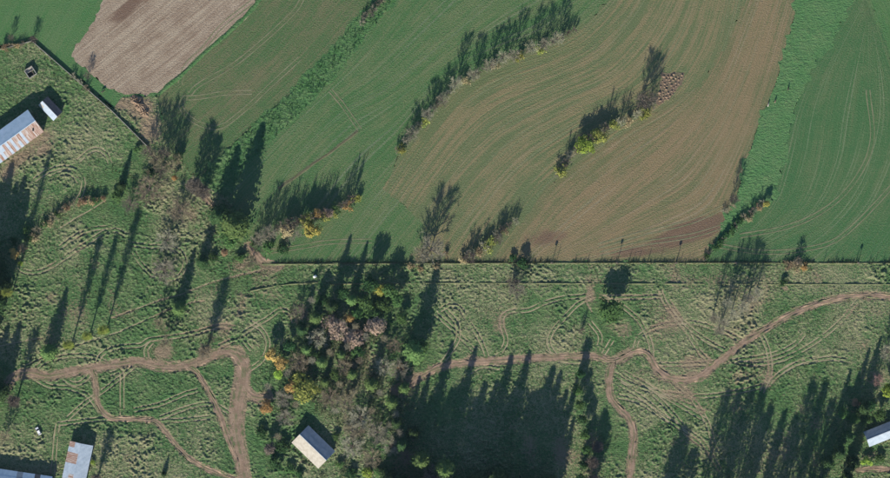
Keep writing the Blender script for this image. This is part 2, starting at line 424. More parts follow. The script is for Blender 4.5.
def sheet(poly_px, step, jitter=0.0):
    """grid clipped to a polygon (pixel coordinates), border vertices snapped onto its outline"""
    poly = [P(*q) for q in poly_px]; pa = np.array(poly)
    x0, y0 = pa.min(0); x1, y1 = pa.max(0)
    nx = int((x1 - x0) / step) + 2; ny = int((y1 - y0) / step) + 2
    gx, gy = np.meshgrid(x0 + step * np.arange(nx), y0 + step * np.arange(ny))
    cx = gx[:-1, :-1] + step / 2; cy = gy[:-1, :-1] + step / 2
    keep = inside(cx, cy, poly)
    idx = np.arange(nx * ny).reshape(ny, nx)
    F = np.stack([idx[:-1, :-1], idx[:-1, 1:], idx[1:, 1:], idx[1:, :-1]], -1)[keep]
    used = np.unique(F); rem = np.full(nx * ny, -1); rem[used] = np.arange(len(used)); F = rem[F]
    x = gx.ravel()[used].copy(); y = gy.ravel()[used].copy()
    cnt = np.bincount(F.ravel(), minlength=len(x)); bi = np.nonzero(cnt < 4)[0]
    bx, by = x[bi], y[bi]; best = np.full(len(bi), 1e9); qx = bx.copy(); qy = by.copy()
    for i in range(len(poly)):
        a = pa[i]; b = pa[(i + 1) % len(poly)]; e = b - a; l2 = e @ e
        if l2 == 0: continue
        t = np.clip(((bx - a[0]) * e[0] + (by - a[1]) * e[1]) / l2, 0, 1)
        ex = a[0] + t * e[0]; ey = a[1] + t * e[1]; d = np.hypot(bx - ex, by - ey); m = d < best
        best[m] = d[m]; qx[m] = ex[m]; qy[m] = ey[m]
    if jitter:
        qx = qx + jitter * ((vnoise(qx, qy, 2.2, 5) - 0.5) * 2 + (vnoise(qx, qy, 14.0, 7) - 0.5) * 2); qy = qy + jitter * ((vnoise(qx, qy, 2.2, 6) - 0.5) * 2 + (vnoise(qx, qy, 14.0, 8) - 0.5) * 2)
    x[bi] = qx; y[bi] = qy
    return x, y, F

# ------------------------------------------------------------------ ground to the horizon
gv = np.array([[-4000, -4000, -0.6], [4000, -4000, -0.6], [4000, 4000, -0.6], [-4000, 4000, -0.6]], float)
link('ground', mesh_np('ground', gv, np.array([[0, 1, 2, 3]]), {'dry': [0.2] * 4, 'bare': [0] * 4, 'top': [0] * 4}), M['ground'], kind='structure')

# ------------------------------------------------------------------ rough meadow with real tussock relief
BARE = [(72,470,20,14,0,.5),(48,470,30,6,-8,.45),(36,140,22,8,35,.6),(306,462,14,8,-45,.45),(870,456,22,6,15,.55),(55,110,10,8,0,.35),(163,352,12,9,0,1.1),(240,395,10,30,0,.7),(590,288,6,20,0,.75),(596,280,12,6,0,.6),(140,108,15,13,0,1.3),(124,104,12,7,0,1.2),(150,125,14,16,0,1.0),
        (18,160,22,9,35,.95),(8,172,14,8,35,.9),(42,150,10,5,35,.7),(735,330,26,10,20,.42),(745,310,22,8,20,.42),(215,290,20,10,20,.45),(240,270,16,12,30,.5),
        (268,268,16,8,0,.55),(345,385,10,36,-10,.5),(365,345,20,30,0,.45),(30,402,7,5,0,.6),(30,376,20,4,0,.5),(262,405,8,10,0,.5),(660,372,20,12,0,.45),(640,372,10,10,0,.5),
        (470,355,10,6,0,.45),(310,380,40,40,0,.35),(410,390,24,26,0,.45),(530,440,90,60,0,.25),(770,460,90,50,0,.25),(690,460,30,24,0,.4),(785,288,5,3,0,.8),(155,195,28,22,0,.38),(180,215,20,24,0,.3)]
DRY = [(560,280,160,18,0,.32),(800,285,120,20,0,.35),(790,345,80,28,0,.34),(720,345,60,40,0,.32),(650,390,50,50,0,.30),(560,335,40,22,0,.22),(370,430,50,40,0,.42),(345,390,30,30,0,.32),
       (60,150,60,30,0,.15),(40,80,50,30,0,.22),(170,190,40,40,0,.35),(165,270,26,22,0,.35),(210,320,40,26,0,.2),(200,400,30,40,0,.2),(50,440,60,30,0,.25),(480,270,40,10,0,.3),(730,310,50,30,0,.4),(260,330,30,26,0,.12),(690,330,20,30,0,.3)]
LUSH = [(90,285,80,45,0,-.38),(130,390,60,20,0,-.22),(250,290,40,25,0,-.3),(290,290,50,30,0,-.2),(580,420,8,60,0,-.3),(625,315,40,20,0,-.12),(440,300,30,30,0,-.15),(175,165,14,14,0,-.3),(40,60,20,12,0,-.1)]
def rough(name, poly, step, amp, mat, z0=0.0, extra=None, jitter=0.0, tuss=0.98):
    x, y, F = sheet(poly, step, jitter)
    n1 = vnoise(x, y, tuss, 1); n2 = vnoise(x, y, tuss * 0.55, 2); n3 = vnoise(x, y, 7.0, 3); n4 = vnoise(x + 0.45 * y, y, tuss * 1.9, 4)
    mixk = np.clip((vnoise(x, y, 15.0, 61) - .35) * 3, 0, 1)
    nc = vnoise(x, y * 1.2, tuss * 2.3, 62); nf = vnoise(x, y, tuss * 0.62, 63)
    h = np.clip(n1 * 0.75 + n4 * 0.45 - 0.52, 0, 1) * 2.2 + np.clip(n2 - 0.5, 0, 1) * 1.1
    big = vnoise(x, y, 24.0, 51); h = h * (.35 + .65 * mixk) + (1 - mixk) * np.clip(nf - .42, 0, 1) * .9 + mixk * np.clip(nc - .55, 0, 1) * 0.6 * np.clip(big * 2 - .6, 0, 1)
    h *= amp * (0.3 + 0.9 * n3) * (0.40 + 1.0 * big)
    top = np.clip(h / 0.35, 0, 1)
    cnt = np.bincount(F.ravel(), minlength=len(x)); h[cnt < 4] = 0.0
    if name == 'meadow':
        wear = carve(x, y, h)
        bare = blob(x, y, BARE); bare = bare + .8 * np.clip(vnoise(x, y, 8.0, 54) * .6 + vnoise(x, y, 30.0, 55) * .6 - .68, 0, 1) * 2 + wear; dry = np.minimum(blob(x, y, DRY), 0.42) + blob(x, y, LUSH) - 0.03 + 0.75 * (vnoise(x, y, 17.0, 52) - .5) + 0.35 * (vnoise(x, y, 42.0, 53) - .5)
    else: bare = np.zeros_like(x); dry = np.zeros_like(x) + (extra or 0.0)
    h *= np.where(bare > 0.6, 0.45, 1.0)
    me = mesh_np(name, np.stack([x, y, h + z0], 1), F, {'dry': dry, 'bare': bare, 'top': top}, True)
    return link(name, me, mat, kind='structure')
MEADOW = [(-30,58),(0,49),(32,40),(72,75),(112,110),(122,97),(157,96),(164,138),(185,165),(207,187),(228,195),(250,240),(268,262),(925,262),(925,545),(-30,545)]
rough('meadow', MEADOW, 0.36, 0.84, M['meadow'])
GREEN_STRIP = [(382,-14),(364,11),(347,30),(321,60),(292,91),(246,131),(211,164),(196,187),(228,198),(247,164),(274,138),(304,109),(326,86),(349,58),(374,26),(404,-14)]
rough('grass_strip', GREEN_STRIP, 0.5, 0.55, M['strip'], 0.085, -0.05, 1.4)
BRIGHT = [(800,-14),(862,-14),(838,25),(818,58),(796,108),(784,160),(773,196),(745,225),(722,248),(708,258),(728,216),(741,178),(755,130),(770,96),(785,50)]
M['bright'] = mat_rough('bright_grass', (0.072, 0.165, 0.058), (0.090, 0.176, 0.066), (0.130, 0.175, 0.080), (0.16, 0.13, 0.09), (0.040, 0.100, 0.044))
rough('bright_grass_strip', BRIGHT, 0.5, 0.26, M['bright'], 0.09, -0.15, 2.2)

# ------------------------------------------------------------------ fields
def rows_of(x, y, guides):
    gs = [smooth_line(g, 6.0) for g in guides]
    ds = [line_dist(x, y, g) for g in gs]
    U = [0.0]
    for a, b in zip(gs[:-1], gs[1:]):
        mid = b[len(b) // 2]; U.append(U[-1] + abs(line_dist(mid[:1], mid[1:], a)[0][0]))
    # signs: make distance positive on the far side of each guide, in the order of the list
    u = np.abs(ds[0][0]) * -1.0; v = ds[0][1].copy()
    if len(gs) == 1: return ds[0][0], ds[0][1]
    sg = []
    for i in range(len(gs)):
        o = gs[i + 1] if i + 1 < len(gs) else gs[i - 1]
        m = o[len(o) // 2]; s = np.sign(line_dist(m[:1], m[1:], gs[i])[0][0]) * (1 if i + 1 < len(gs) else -1)
        sg.append(ds[i][0] * s)
    u = sg[0].copy(); v = ds[0][1].copy()
    for i in range(len(gs) - 1):
        m = sg[i] >= 0
        w = sg[i] / np.maximum(sg[i] - sg[i + 1], 1e-3); w = np.clip(w, 0, 1)
        inner = m & (sg[i + 1] < 0)
        u = np.where(inner, U[i] + w * (U[i + 1] - U[i]), u); v = np.where(inner, ds[i][1] * (1 - w) + ds[i + 1][1] * w, v)
        beyond = m & (sg[i + 1] >= 0)
        u = np.where(beyond, U[i + 1] + sg[i + 1], u); v = np.where(beyond, ds[i + 1][1], v)
    return u, v
x, y, F = sheet([(-30,-16),(925,-16),(925,262),(268,262),(250,240),(228,195),(207,187),(185,165),(164,138),(157,96),(122,97),(112,110),(72,75),(32,40),(0,49),(-30,58)], 2.0)
link('field_ground', mesh_np('field_ground', np.stack([x, y, np.full_like(x, .044)], 1), F, {'dry': x * 0 + .12, 'bare': x * 0, 'top': x * 0}, True), M['strip'], kind='structure')
SOIL = {'brown_striped_field': [(690,232,48,12,20,2.0),(640,252,50,7,4,1.25),(545,238,30,12,8,1.2),(565,150,50,6,33,.6),(515,235,10,20,-40,.5)], 'ploughed_field': [(128,8,28,8,42,1.5),(150,-8,26,8,42,1.3)],
        'grey_green_field': [(285,78,50,5,43,.7),(215,165,22,5,43,.8)], 'olive_field': [(440,238,22,10,40,.55),(520,100,60,6,38,.5)]}
def field(name, poly, guides, mat, z, tints=(), step=1.0, jitter=1.1, edge=0.0):
    x, y, F = sheet(poly, step, jitter)
    u, v = rows_of(x, y, guides)
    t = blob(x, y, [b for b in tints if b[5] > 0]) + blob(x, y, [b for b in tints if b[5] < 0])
    if edge:
        pp = np.array([P(*q) for q in poly + poly[:1]]); dd = np.full(len(x), 1e9)
        for a_, b_ in zip(pp[:-1], pp[1:]):
            e_ = b_ - a_; tt = np.clip(((x - a_[0]) * e_[0] + (y - a_[1]) * e_[1]) / max(e_ @ e_, 1e-6), 0, 1)
            dd = np.minimum(dd, np.hypot(x - a_[0] - tt * e_[0], y - a_[1] - tt * e_[1]))
        t = t + edge * np.exp(-dd / (1.0 + 4.0 * vnoise(x, y, 9.0, 41)))
    zz = np.full_like(x, z)
    me = mesh_np(name, np.stack([x, y, zz], 1), F, {'rows': np.stack([u, v, u * 0], 1), 'tint': t, 'bare': blob(x, y, SOIL.get(name, [])) - .35}, True)
    return link(name, me, mat, kind='structure')
field('green_field', [(-30,-16),(112,-16),(104,0),(88,30),(72,56),(96,84),(118,97),(112,111),(72,75),(32,40),(0,49),(-30,58)], [[(110,-30),(40,85)]], M['green_a'], 0.050)
field('grey_green_field', [(258,-16),(385,-16),(366,12),(350,33),(325,63),(296,95),(250,135),(215,168),(200,186),(186,166),(164,139),(157,97),(158,93),(200,56)], [[(180,190),(225,150),(300,80),(372,-5)]], M['green_b'], 0.054,
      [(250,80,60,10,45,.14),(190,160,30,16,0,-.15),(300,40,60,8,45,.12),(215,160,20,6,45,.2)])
field('ploughed_field', [(112,-16),(270,-16),(250,12),(205,52),(157,94),(135,96),(118,94),(96,82),(72,56),(88,30),(104,-2)], [[(275,-10),(205,52),(150,97)]], M['plough'], 0.062,
      [(128,10,26,8,42,.6),(150,-5,30,8,42,.4),(190,40,50,16,40,-.1),(95,60,14,14,0,.15)], 1.0, 1.1)
field('pasture_field', [(401,-16),(622,-16),(608,0),(580,27),(545,47),(500,61),(456,84),(420,124),(394,160),(386,190),(426,229),(412,262),(268,262),(250,240),(228,195),(244,161),(270,135),(300,106),(322,83),(345,56),(372,24)],
      [[(215,178),(260,140),(310,92),(345,52),(392,-14)],[(250,240),(300,165),(345,120),(390,96),(440,58),(500,12),(540,-14)],[(300,262),(360,185),(400,140),(450,76),(500,52),(545,38),(600,-10)]], M['green_c'], 0.058,
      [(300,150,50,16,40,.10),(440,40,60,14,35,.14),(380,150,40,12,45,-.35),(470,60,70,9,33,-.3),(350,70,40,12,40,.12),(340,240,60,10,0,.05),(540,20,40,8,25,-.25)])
field('olive_field', [(622,-16),(756,-16),(742,10),(726,50),(700,85),(668,104),(600,146),(548,184),(500,254),(494,262),(412,262),(426,229),(386,190),(394,160),(420,124),(456,84),(500,61),(545,47),(580,27),(608,0)],
      [[(390,166),(420,125),(456,85),(500,62),(546,48),(582,28),(610,0),(622,-18)],[(408,255),(450,190),(500,138),(560,104),(610,82),(645,48),(672,4),(680,-18)],[(490,262),(548,186),(610,136),(668,98),(704,46),(722,-16)],[(600,240),(690,150),(730,80),(760,-16)]], M['olive'], 0.066,
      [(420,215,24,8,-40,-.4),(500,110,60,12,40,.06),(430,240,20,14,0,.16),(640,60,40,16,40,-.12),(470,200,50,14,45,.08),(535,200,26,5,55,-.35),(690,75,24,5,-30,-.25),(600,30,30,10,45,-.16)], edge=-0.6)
field('brown_striped_field', [(756,-16),(806,-16),(786,50),(770,97),(755,131),(741,179),(728,217),(706,262),(494,262),(500,254),(548,184),(600,146),(668,104),(700,85),(726,50),(742,10)],
      [[(495,262),(550,186),(620,134),(676,102),(712,60),(740,-16)],[(560,245),(620,195),(680,140),(722,80),(760,-16)],[(590,246),(650,222),(700,196),(730,150),(760,80),(790,-16)],[(600,258),(660,246),(718,222),(738,180),(768,100),(802,-16)]], M['olive_b'], 0.070,
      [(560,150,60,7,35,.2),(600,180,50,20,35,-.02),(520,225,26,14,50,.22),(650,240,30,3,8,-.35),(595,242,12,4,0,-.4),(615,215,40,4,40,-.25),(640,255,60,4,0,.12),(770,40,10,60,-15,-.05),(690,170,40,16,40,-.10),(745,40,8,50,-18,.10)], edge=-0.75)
def patch(name, poly, guide, mat, z): return field(name, poly, guide, mat, z, (), 0.8, 1.0)
patch('bare_soil_patch', [(663,73),(684,74),(680,86),(672,98),(658,106),(657,98),(660,86)], [[(657,106),(683,70)]], M['brown'], 0.082)
field('tracked_field', [(862,-16),(868,-2),(878,24),(890,54),(925,140),(925,262),(706,262),(722,248),(745,225),(773,196),(784,160),(796,108),(818,58),(838,25)],
      [[(866,-14),(822,54),(797,110),(782,170),(770,206),(738,242),(712,262)],[(868,10),(846,64),(832,112),(826,160),(808,204),(774,234),(735,254)],[(872,30),(876,80),(872,130),(856,180),(828,218),(792,240),(740,262)],[(880,40),(902,100),(900,150),(878,204),(850,238),(820,270)],[(925,90),(930,160),(905,225),(870,275)]], M['green_d'], 0.066,
      [(862,10,14,40,-20,.2),(872,70,14,50,8,.1),(800,245,60,8,0,-.15),(880,240,30,14,45,-.35),(790,180,10,40,-18,-.2),(826,110,14,60,-18,-.12)])
field('dark_green_field', [(868,-16),(925,-16),(925,140),(890,54),(878,24),(868,-2)], [[(866,-16),(895,60)]], M['green_a'], 0.074)

# dirt roads, footpaths and wheel ruts as ribbons of their own
def ribbon(line, prof, z0, wob=0.0, seed=0, taper=False):
    """prof: list of (offset in m, z)"""
    s = side_of(line); n = len(line); m = len(prof)
    arc = np.concatenate([[0], np.cumsum(np.linalg.norm(np.diff(line, axis=0), axis=1))])
    V = np.zeros((n, m, 3)); E = np.zeros((n, m))
    w = max(abs(p[0]) for p in prof)
    for j, (o, z) in enumerate(prof):
        k = wob * ((vnoise(arc, arc * 0 + j * 7.3, 3.0, seed) - 0.5) * 1.6 + (vnoise(arc, arc * 0 + (o > 0) * 9.1, 11.0, seed + 5) - 0.5) * 1.6) * (abs(o) / w)
        tp = np.clip(0.45 + np.minimum(arc, arc[-1] - arc) / 6.0, 0, 1) if taper else 1.0
        q = line + s * ((o + np.sign(o) * k) * tp)[:, None]
        V[:, j, :2] = q; V[:, j, 2] = z0 + z + 0.05 * (vnoise(q[:, 0], q[:, 1], 1.2, 8) - 0.5)
        E[:, j] = abs(o) / w
    idx = np.arange(n * m).reshape(n, m)
    F = np.stack([idx[:-1, :-1], idx[:-1, 1:], idx[1:, 1:], idx[1:, :-1]], -1).reshape(-1, 4)[:, ::-1]
    return V.reshape(-1, 3), F, E.ravel()
for i, (line, w, nm) in enumerate(road_lines):
    h = w / 2
    prof = [(-h * 1.15, -0.10), (-h * 0.95, 0.04), (-h * 0.66, 0.05), (-h * 0.42, -0.03), (-h * 0.2, 0.05), (0, 0.08), (h * 0.2, 0.05), (h * 0.42, -0.03), (h * 0.66, 0.05), (h * 0.95, 0.04), (h * 1.15, -0.10)]
    V, F, E = ribbon(line, prof, -0.035 + 0.006 * i, 1.0, i, True)
    link(nm, mesh_np(nm, V, F, {'edge': E}, True), M['track'], kind='structure')
def rut_pair(c, s, z, w, mat, name, gap=0.95):
    vs, fs, o = [], [], 0
    for sg in (-1, 1):
        V, F, E = ribbon(c + s * gap * sg, [(-w * .5, 0.0), (-w * .25, 0.02), (w * .25, 0.02), (w * .5, 0.0)], z, 0.10, 3)
        vs.append(V); fs.append(F + o); o += len(V)
    return link(name, mesh_np(name, np.vstack(vs), np.vstack(fs), None, True), mat, kind='structure')
for i, (c, s) in enumerate(rut_lines): rut_pair(c, s, -0.09 + 0.003 * (i % 11), 0.54, M['rut'], 'wheel_ruts')
for i, c in enumerate(single_lines):
    V, F, E = ribbon(c, [(-.3, 0), (-.1, .02), (.1, .02), (.3, 0)], -0.085, 0.1, 3)
    link('worn_path', mesh_np('worn_path', V, F, None, True), M['rut'], kind='structure')
for i, p in enumerate(FIELD_RUTS):
    c = smooth_line(p, 1.0); rut_pair(c, side_of(c), 0.09 + 0.004 * i, 0.46, M['fieldrut'], 'wheel_ruts', 1.0)
# ploughed-field margin: the raised green balk between ploughed and grey-green field
c = smooth_line([(268,-14),(250,12),(226,35),(205,53),(180,76),(158,95)], 1.0)
V, F, E = ribbon(c, [(-1.1, -.05), (-.6, .28), (-.1, .36), (.5, .26), (1.1, -.05)], 0.08, 0.5, 4)
n_ = len(V); link('field_balk', mesh_np('field_balk', V, F, {'dry': np.zeros(n_), 'bare': np.zeros(n_), 'top': np.zeros(n_)}, True), M['strip'], kind='structure')
c = smooth_line([(357,131),(346,140),(330,152),(312,164),(296,176),(278,188)], 1.0)
V, F, E = ribbon(c, [(-.8, -.06), (-.35, -.03), (.1, .02), (.6, .2), (.9, -.06)], 0.10, 0.3, 5)
link('field_ditch', mesh_np('field_ditch', V, F, None, True), mat_soil('ditch_soil', (0.100, 0.098, 0.055), (0.13, 0.125, 0.07), (0.075, 0.08, 0.045)), kind='structure')
# the two long low earth banks that cross the picture
for pts, hh, ww in (([(262,264),(300,264),(420,263.5),(600,263),(760,263),(925,263.5)], 0.5, 1.2), ([(250,291),(270,287),(292,284),(318,282.5)], 0.6, 1.0), ([(330,284),(440,283),(600,283.5),(760,284),(925,284.5)], 0.5, 0.9)):
    c = smooth_line(pts, 0.8)
    V, F, E = ribbon(c, [(-ww * .7, -.12), (-ww * .4, hh * .35), (-.12, hh * .92), (.12, hh), (ww * .3, hh * .6), (ww * .55, -.12)], 0.06, 0.22, 6)
    V[:, 2] *= np.where(V[:, 2] > 0, .45 + .9 * vnoise(V[:, 0], V[:, 1], 6.0, 19), 1)
    V[:, 2] += 0.40 * (vnoise(V[:, 0], V[:, 1], 1.6, 9) - 0.5) * (V[:, 2] > 0.1)
    link('earth_bank', mesh_np('earth_bank', V, F, None, True), M['bank'], kind='structure')

# ------------------------------------------------------------------ tree meshes (a few of each kind, shared by the copies)
def tubes(segs, sides=5):
    """segs: (p0, p1, r0, r1)"""
    V, F, o = [], [], 0; a = np.arange(sides) * 2 * pi / sides; ca, sa = np.cos(a)[:, None], np.sin(a)[:, None]
    for p0, p1, r0, r1 in segs:
        p0 = np.asarray(p0, float); p1 = np.asarray(p1, float); d = p1 - p0; d /= max(np.linalg.norm(d), 1e-6)
        u = np.cross(d, (0, 0, 1) if abs(d[2]) < .9 else (1, 0, 0)); u /= np.linalg.norm(u); w = np.cross(d, u)
        ring = ca * u + sa * w
        V.append(p0 + ring * r0); V.append(p1 + ring * r1)
        i = np.arange(sides); j = (i + 1) % sides
        F.append(np.stack([o + i, o + j, o + sides + j, o + sides + i], 1)); o += 2 * sides
    return np.vstack(V), np.vstack(F)
def blades(p0, p1, w, r):
    """thin tapered quads from p0 to p1"""
    d = p1 - p0; q = r.normal(size=d.shape); s = np.cross(d, q); s /= np.maximum(np.linalg.norm(s, axis=1, keepdims=True), 1e-6)
    w = np.broadcast_to(np.asarray(w, float), (len(p0),))[:, None]
    V = np.stack([p0 - s * w, p0 + s * w, p1 + s * w * .45, p1 - s * w * .45], 1).reshape(-1, 3)
    return V, np.arange(len(V)).reshape(-1, 4)
def leaf_quads(p, nrm, size, r):
    """leaf sprays at p facing roughly nrm"""
    nrm = nrm + r.normal(size=p.shape) * 0.55; nrm /= np.maximum(np.linalg.norm(nrm, axis=1, keepdims=True), 1e-6)
    q = r.normal(size=p.shape); u = np.cross(nrm, q); u /= np.maximum(np.linalg.norm(u, axis=1, keepdims=True), 1e-6); w = np.cross(nrm, u)
    s = (size * r.uniform(.6, 1.3, len(p)))[:, None]
    V = np.stack([p - u * s, p - w * s * .55 + nrm * s * .1, p + u * s, p + w * s * .55 + nrm * s * .1], 1).reshape(-1, 3)
    return V, np.arange(len(V)).reshape(-1, 4)
def join(parts):
    V, F, o = [], [], 0
    for v, f in parts: V.append(v); F.append(f + o); o += len(v)
    return np.vstack(V), np.vstack(F)

def proto_broad(H, R, base, nclump, per, leaf, seed, bush=False):
    r = np.random.default_rng(seed); zc = (H + base) / 2; hz = (H - base) / 2
    d = r.normal(size=(nclump, 3)); d /= np.linalg.norm(d, axis=1, keepdims=True); d[:, 2] = np.where(d[:, 2] < -.35, -d[:, 2], d[:, 2])
    rad = r.uniform(.35, .82, nclump)[:, None]; C = d * rad * [R, R, hz] + [0, 0, zc]
    segs = [((0, 0, -0.2), (.1 * R * r.normal() * .3, 0, base), R * .055, R * .045), ((0, 0, base), (0, 0, zc + hz * .4), R * .045, R * .015)]
    for c in C[::2]: segs.append(((0, 0, base + (zc - base) * r.uniform(.1, .9)), c, R * .022, R * .008))
    parts = []
    for c, dd in zip(C, d):
        k = r.normal(size=(per, 3)); k /= np.linalg.norm(k, axis=1, keepdims=True)
        cr = R * r.uniform(.22, .38)
        parts.append(leaf_quads(c + k * cr * r.uniform(.5, 1.0, per)[:, None], k * .7 + dd * .6 + [0, 0, .3], leaf, r))
    return tubes(segs), join(parts)
def proto_spruce(H, R, seed, base=.05, dense=1.0):
    r = np.random.default_rng(seed); parts = []; segs = [((0, 0, -.2), (0, 0, H * .5), R * .075, R * .045), ((0, 0, H * .5), (0, 0, H * .99), R * .045, .02)]
    z = H * base
    while z < H * .985:
        t = (z - H * base) / (H * (1 - base)); rr = R * 1.08 * (1 - t) ** .60 * min(1, .55 + 2.2 * t) * (1 + .12 * r.normal()) + .12
        nb = int((7 + 6 * rr / R) * dense); a0 = r.uniform(0, 6.28)
        for k in range(nb):
            a = a0 + k * 2 * pi / nb + r.normal() * .18; L = rr * r.uniform(.66, 1.15)
            ns = max(2, int(L / .62)); s = (np.arange(ns) + .6) / ns * L
            dr = -.25 * s + .06 * s * s / max(L, .5)
            p = np.stack([np.cos(a) * s, np.sin(a) * s, z + dr + r.normal(size=ns) * .10], 1)
            sz = .70 * (1 - .40 * s / max(L, .1)) * (0.7 + .3 * rr / R)
            n = np.tile([np.cos(a) * .7, np.sin(a) * .7, .75], (ns, 1))
            parts.append(leaf_quads(p, n, sz + .12, r))
        z += .60 - .2 * t
    return tubes(segs), join(parts)
def proto_bare(H, R, seed, up=.55, base=.2, nl=26, sub=7, tw=11, w=.035, column=False):
    r = np.random.default_rng(seed); segs = [((0, 0, -.2), (0, 0, H * .35), H * .016, H * .012), ((0, 0, H * .35), (.2 * r.normal(), .2 * r.normal(), H * .9), H * .012, H * .003)]
    P0, P1, W = [], [], []
    for i in range(nl):
        t = (i + r.random()) / nl; z = H * (base + (.88 - base) * t); a = i * 2.4 + r.normal() * .3
        env = (np.sin(pi * min(1, .18 + .82 * t)) ** .6 if column else np.sqrt(max(.08, 1 - (1.25 * t - .35) ** 2)))
        ln = R * env * r.uniform(.7, 1.1); u = up + .35 * t
        d = np.array([np.cos(a), np.sin(a), math.tan(u) * (1 if not column else 1.0)]); end = np.array([0, 0, z]) + d * ln
        end[2] = min(end[2], H * r.uniform(.9, 1.0)); st = np.array([0, 0, z])
        segs.append((st, end, .10 * (1 - .6 * t) * R / 4 + .02, .025))
        for k in range(sub):
            s = r.uniform(.25, 1.0); q = st + (end - st) * s; dv = (end - st) / np.linalg.norm(end - st) + r.normal(size=3) * .5 + [0, 0, .25]
            dv /= np.linalg.norm(dv); l2 = .42 * np.linalg.norm(end - st) * r.uniform(.5, 1.1) * (1.1 - .5 * s) + .4; e2 = q + dv * l2
            P0.append(q); P1.append(e2); W.append(w * 1.3)
            ss = r.uniform(.15, 1.0, tw)[:, None]; q3 = q + (e2 - q) * ss; d3 = dv + r.normal(size=(tw, 3)) * .6 + [0, 0, .2]
            d3 /= np.linalg.norm(d3, axis=1, keepdims=True); e3 = q3 + d3 * r.uniform(.5, 1.25, tw)[:, None]
            P0.extend(q3); P1.extend(e3); W.extend([w] * tw)
    return tubes(segs, 5), blades(np.array(P0), np.array(P1), np.array(W), r)
def proto_shrub(H, R, seed, stems=11, tw=38, w=.03, leaf=0):
    r = np.random.default_rng(seed); segs, P0, P1 = [], [], []
    for i in range(stems):
        a = r.uniform(0, 6.28); rr = R * r.uniform(.25, .85); end = np.array([np.cos(a) * rr, np.sin(a) * rr, H * r.uniform(.6, .95)]); st = np.array([np.cos(a) * R * .12, np.sin(a) * R * .12, -.1])
        segs.append((st, end, .05, .015)); s = r.uniform(.3, 1, tw)[:, None]; q = st + (end - st) * s
        d = (end - st) / np.linalg.norm(end - st) * .5 + r.normal(size=(tw, 3)) * .7; d /= np.linalg.norm(d, axis=1, keepdims=True)
        e = q + d * r.uniform(.35, .95, tw)[:, None]; e[:, 2] = np.maximum(e[:, 2], .02); P0.append(q); P1.append(e)
    P0 = np.vstack(P0); P1 = np.vstack(P1); tw_ = blades(P0, P1, w, r)
    if leaf:
        k = r.random(len(P1)) < .9; n = P1[k] - [0, 0, H * .35]; tw_ = join([tw_, leaf_quads(P1[k], n / np.linalg.norm(n, axis=1, keepdims=True), leaf, r)])
    return tubes(segs, 4), tw_
PROTO = {}
def reg(kind, H, R, lst):
    out = []
    for (tv, tf), (cv, cf) in lst:
        t = mesh_np(kind + '_trunk', tv, tf, None, True); t.materials.append(M['bark'])
        c = mesh_np(kind + '_crown', cv, cf); c.materials.append(M['bark']); out.append((t, c))
    PROTO[kind] = (H, R, out)
reg('spruce', 26, 4.2, [proto_spruce(26, 4.2, s) for s in (1, 2, 3)])
reg('poplar', 26, 2.0, [proto_bare(26, 2.0, s, 1.05, .2, 44, 7, 12, .045, True) for s in (4, 5, 6)])
reg('wisp', 16, 2.2, [proto_bare(16, 2.2, s, 1.0, .15, 26, 5, 8, .03, True) for s in (31, 32, 33)])
reg('larch', 28, 3.4, [proto_bare(28, 3.4, s, .75, .1, 70, 8, 13, .05, True) for s in (7, 8, 9)])
reg('bare', 12, 4.6, [proto_bare(12, 4.6, s, .5, .16, 24, 8, 13, .036) for s in (10, 11, 12)])
reg('broad', 9, 4.0, [proto_broad(9, 4.0, 1.6, 34, 34, .42, s) for s in (13, 14, 15)])
reg('bush', 3.6, 2.6, [proto_broad(3.6, 2.6, .25, 20, 26, .34, s) for s in (16, 17, 18)])
reg('shrub', 3.2, 2.0, [proto_shrub(3.2, 2.0, s) for s in (19, 20, 21)])
reg('leafshrub', 3.0, 1.9, [proto_shrub(3.0, 1.9, s, 10, 24, .03, .26) for s in (22, 23, 24)])

NAMES = {'spruce': ('spruce_tree', 'tree'), 'poplar': ('poplar_tree', 'tree'), 'larch': ('larch_tree', 'tree'), 'wisp': ('bare_tree', 'tree'), 'bare': ('bare_tree', 'tree'), 'broad': ('broadleaf_tree', 'tree'),
         'bush': ('bush', 'bush'), 'shrub': ('bare_shrub', 'shrub'), 'leafshrub': ('leafy_shrub', 'shrub')}
tr = random.Random(11); placed = []
def tree(kind, px, py, h, r, mat, label, group=None, lean=0.0):
    H, R, lst = PROTO[kind]; t, c = lst[len(placed) % len(lst)]; nm, cat = NAMES[kind]
    x, y = P(px, py); o = thing(nm, label, cat, (x, y, 0.0), tr.uniform(0, 6.28), group)
    o.scale = (r / R, r / R, h / H)
    link('trunk', t, M['bark'], o); link('crown', c, M[mat], o); placed.append((px, py, h, r)); return o
ORD = ['first', 'second', 'third', 'fourth', 'fifth', 'sixth', 'seventh', 'eighth', 'ninth', 'tenth', 'eleventh', 'twelfth', 'thirteenth', 'fourteenth', 'fifteenth', 'sixteenth', 'seventeenth', 'eighteenth', 'nineteenth', 'twentieth',
       'twenty-first', 'twenty-second', 'twenty-third', 'twenty-fourth', 'twenty-fifth', 'twenty-sixth', 'twenty-seventh', 'twenty-eighth', 'twenty-ninth', 'thirtieth', 'thirty-first', 'thirty-second', 'thirty-third', 'thirty-fourth', 'thirty-fifth', 'thirty-sixth', 'thirty-seventh', 'thirty-eighth', 'thirty-ninth', 'fortieth']
HS = 1.3
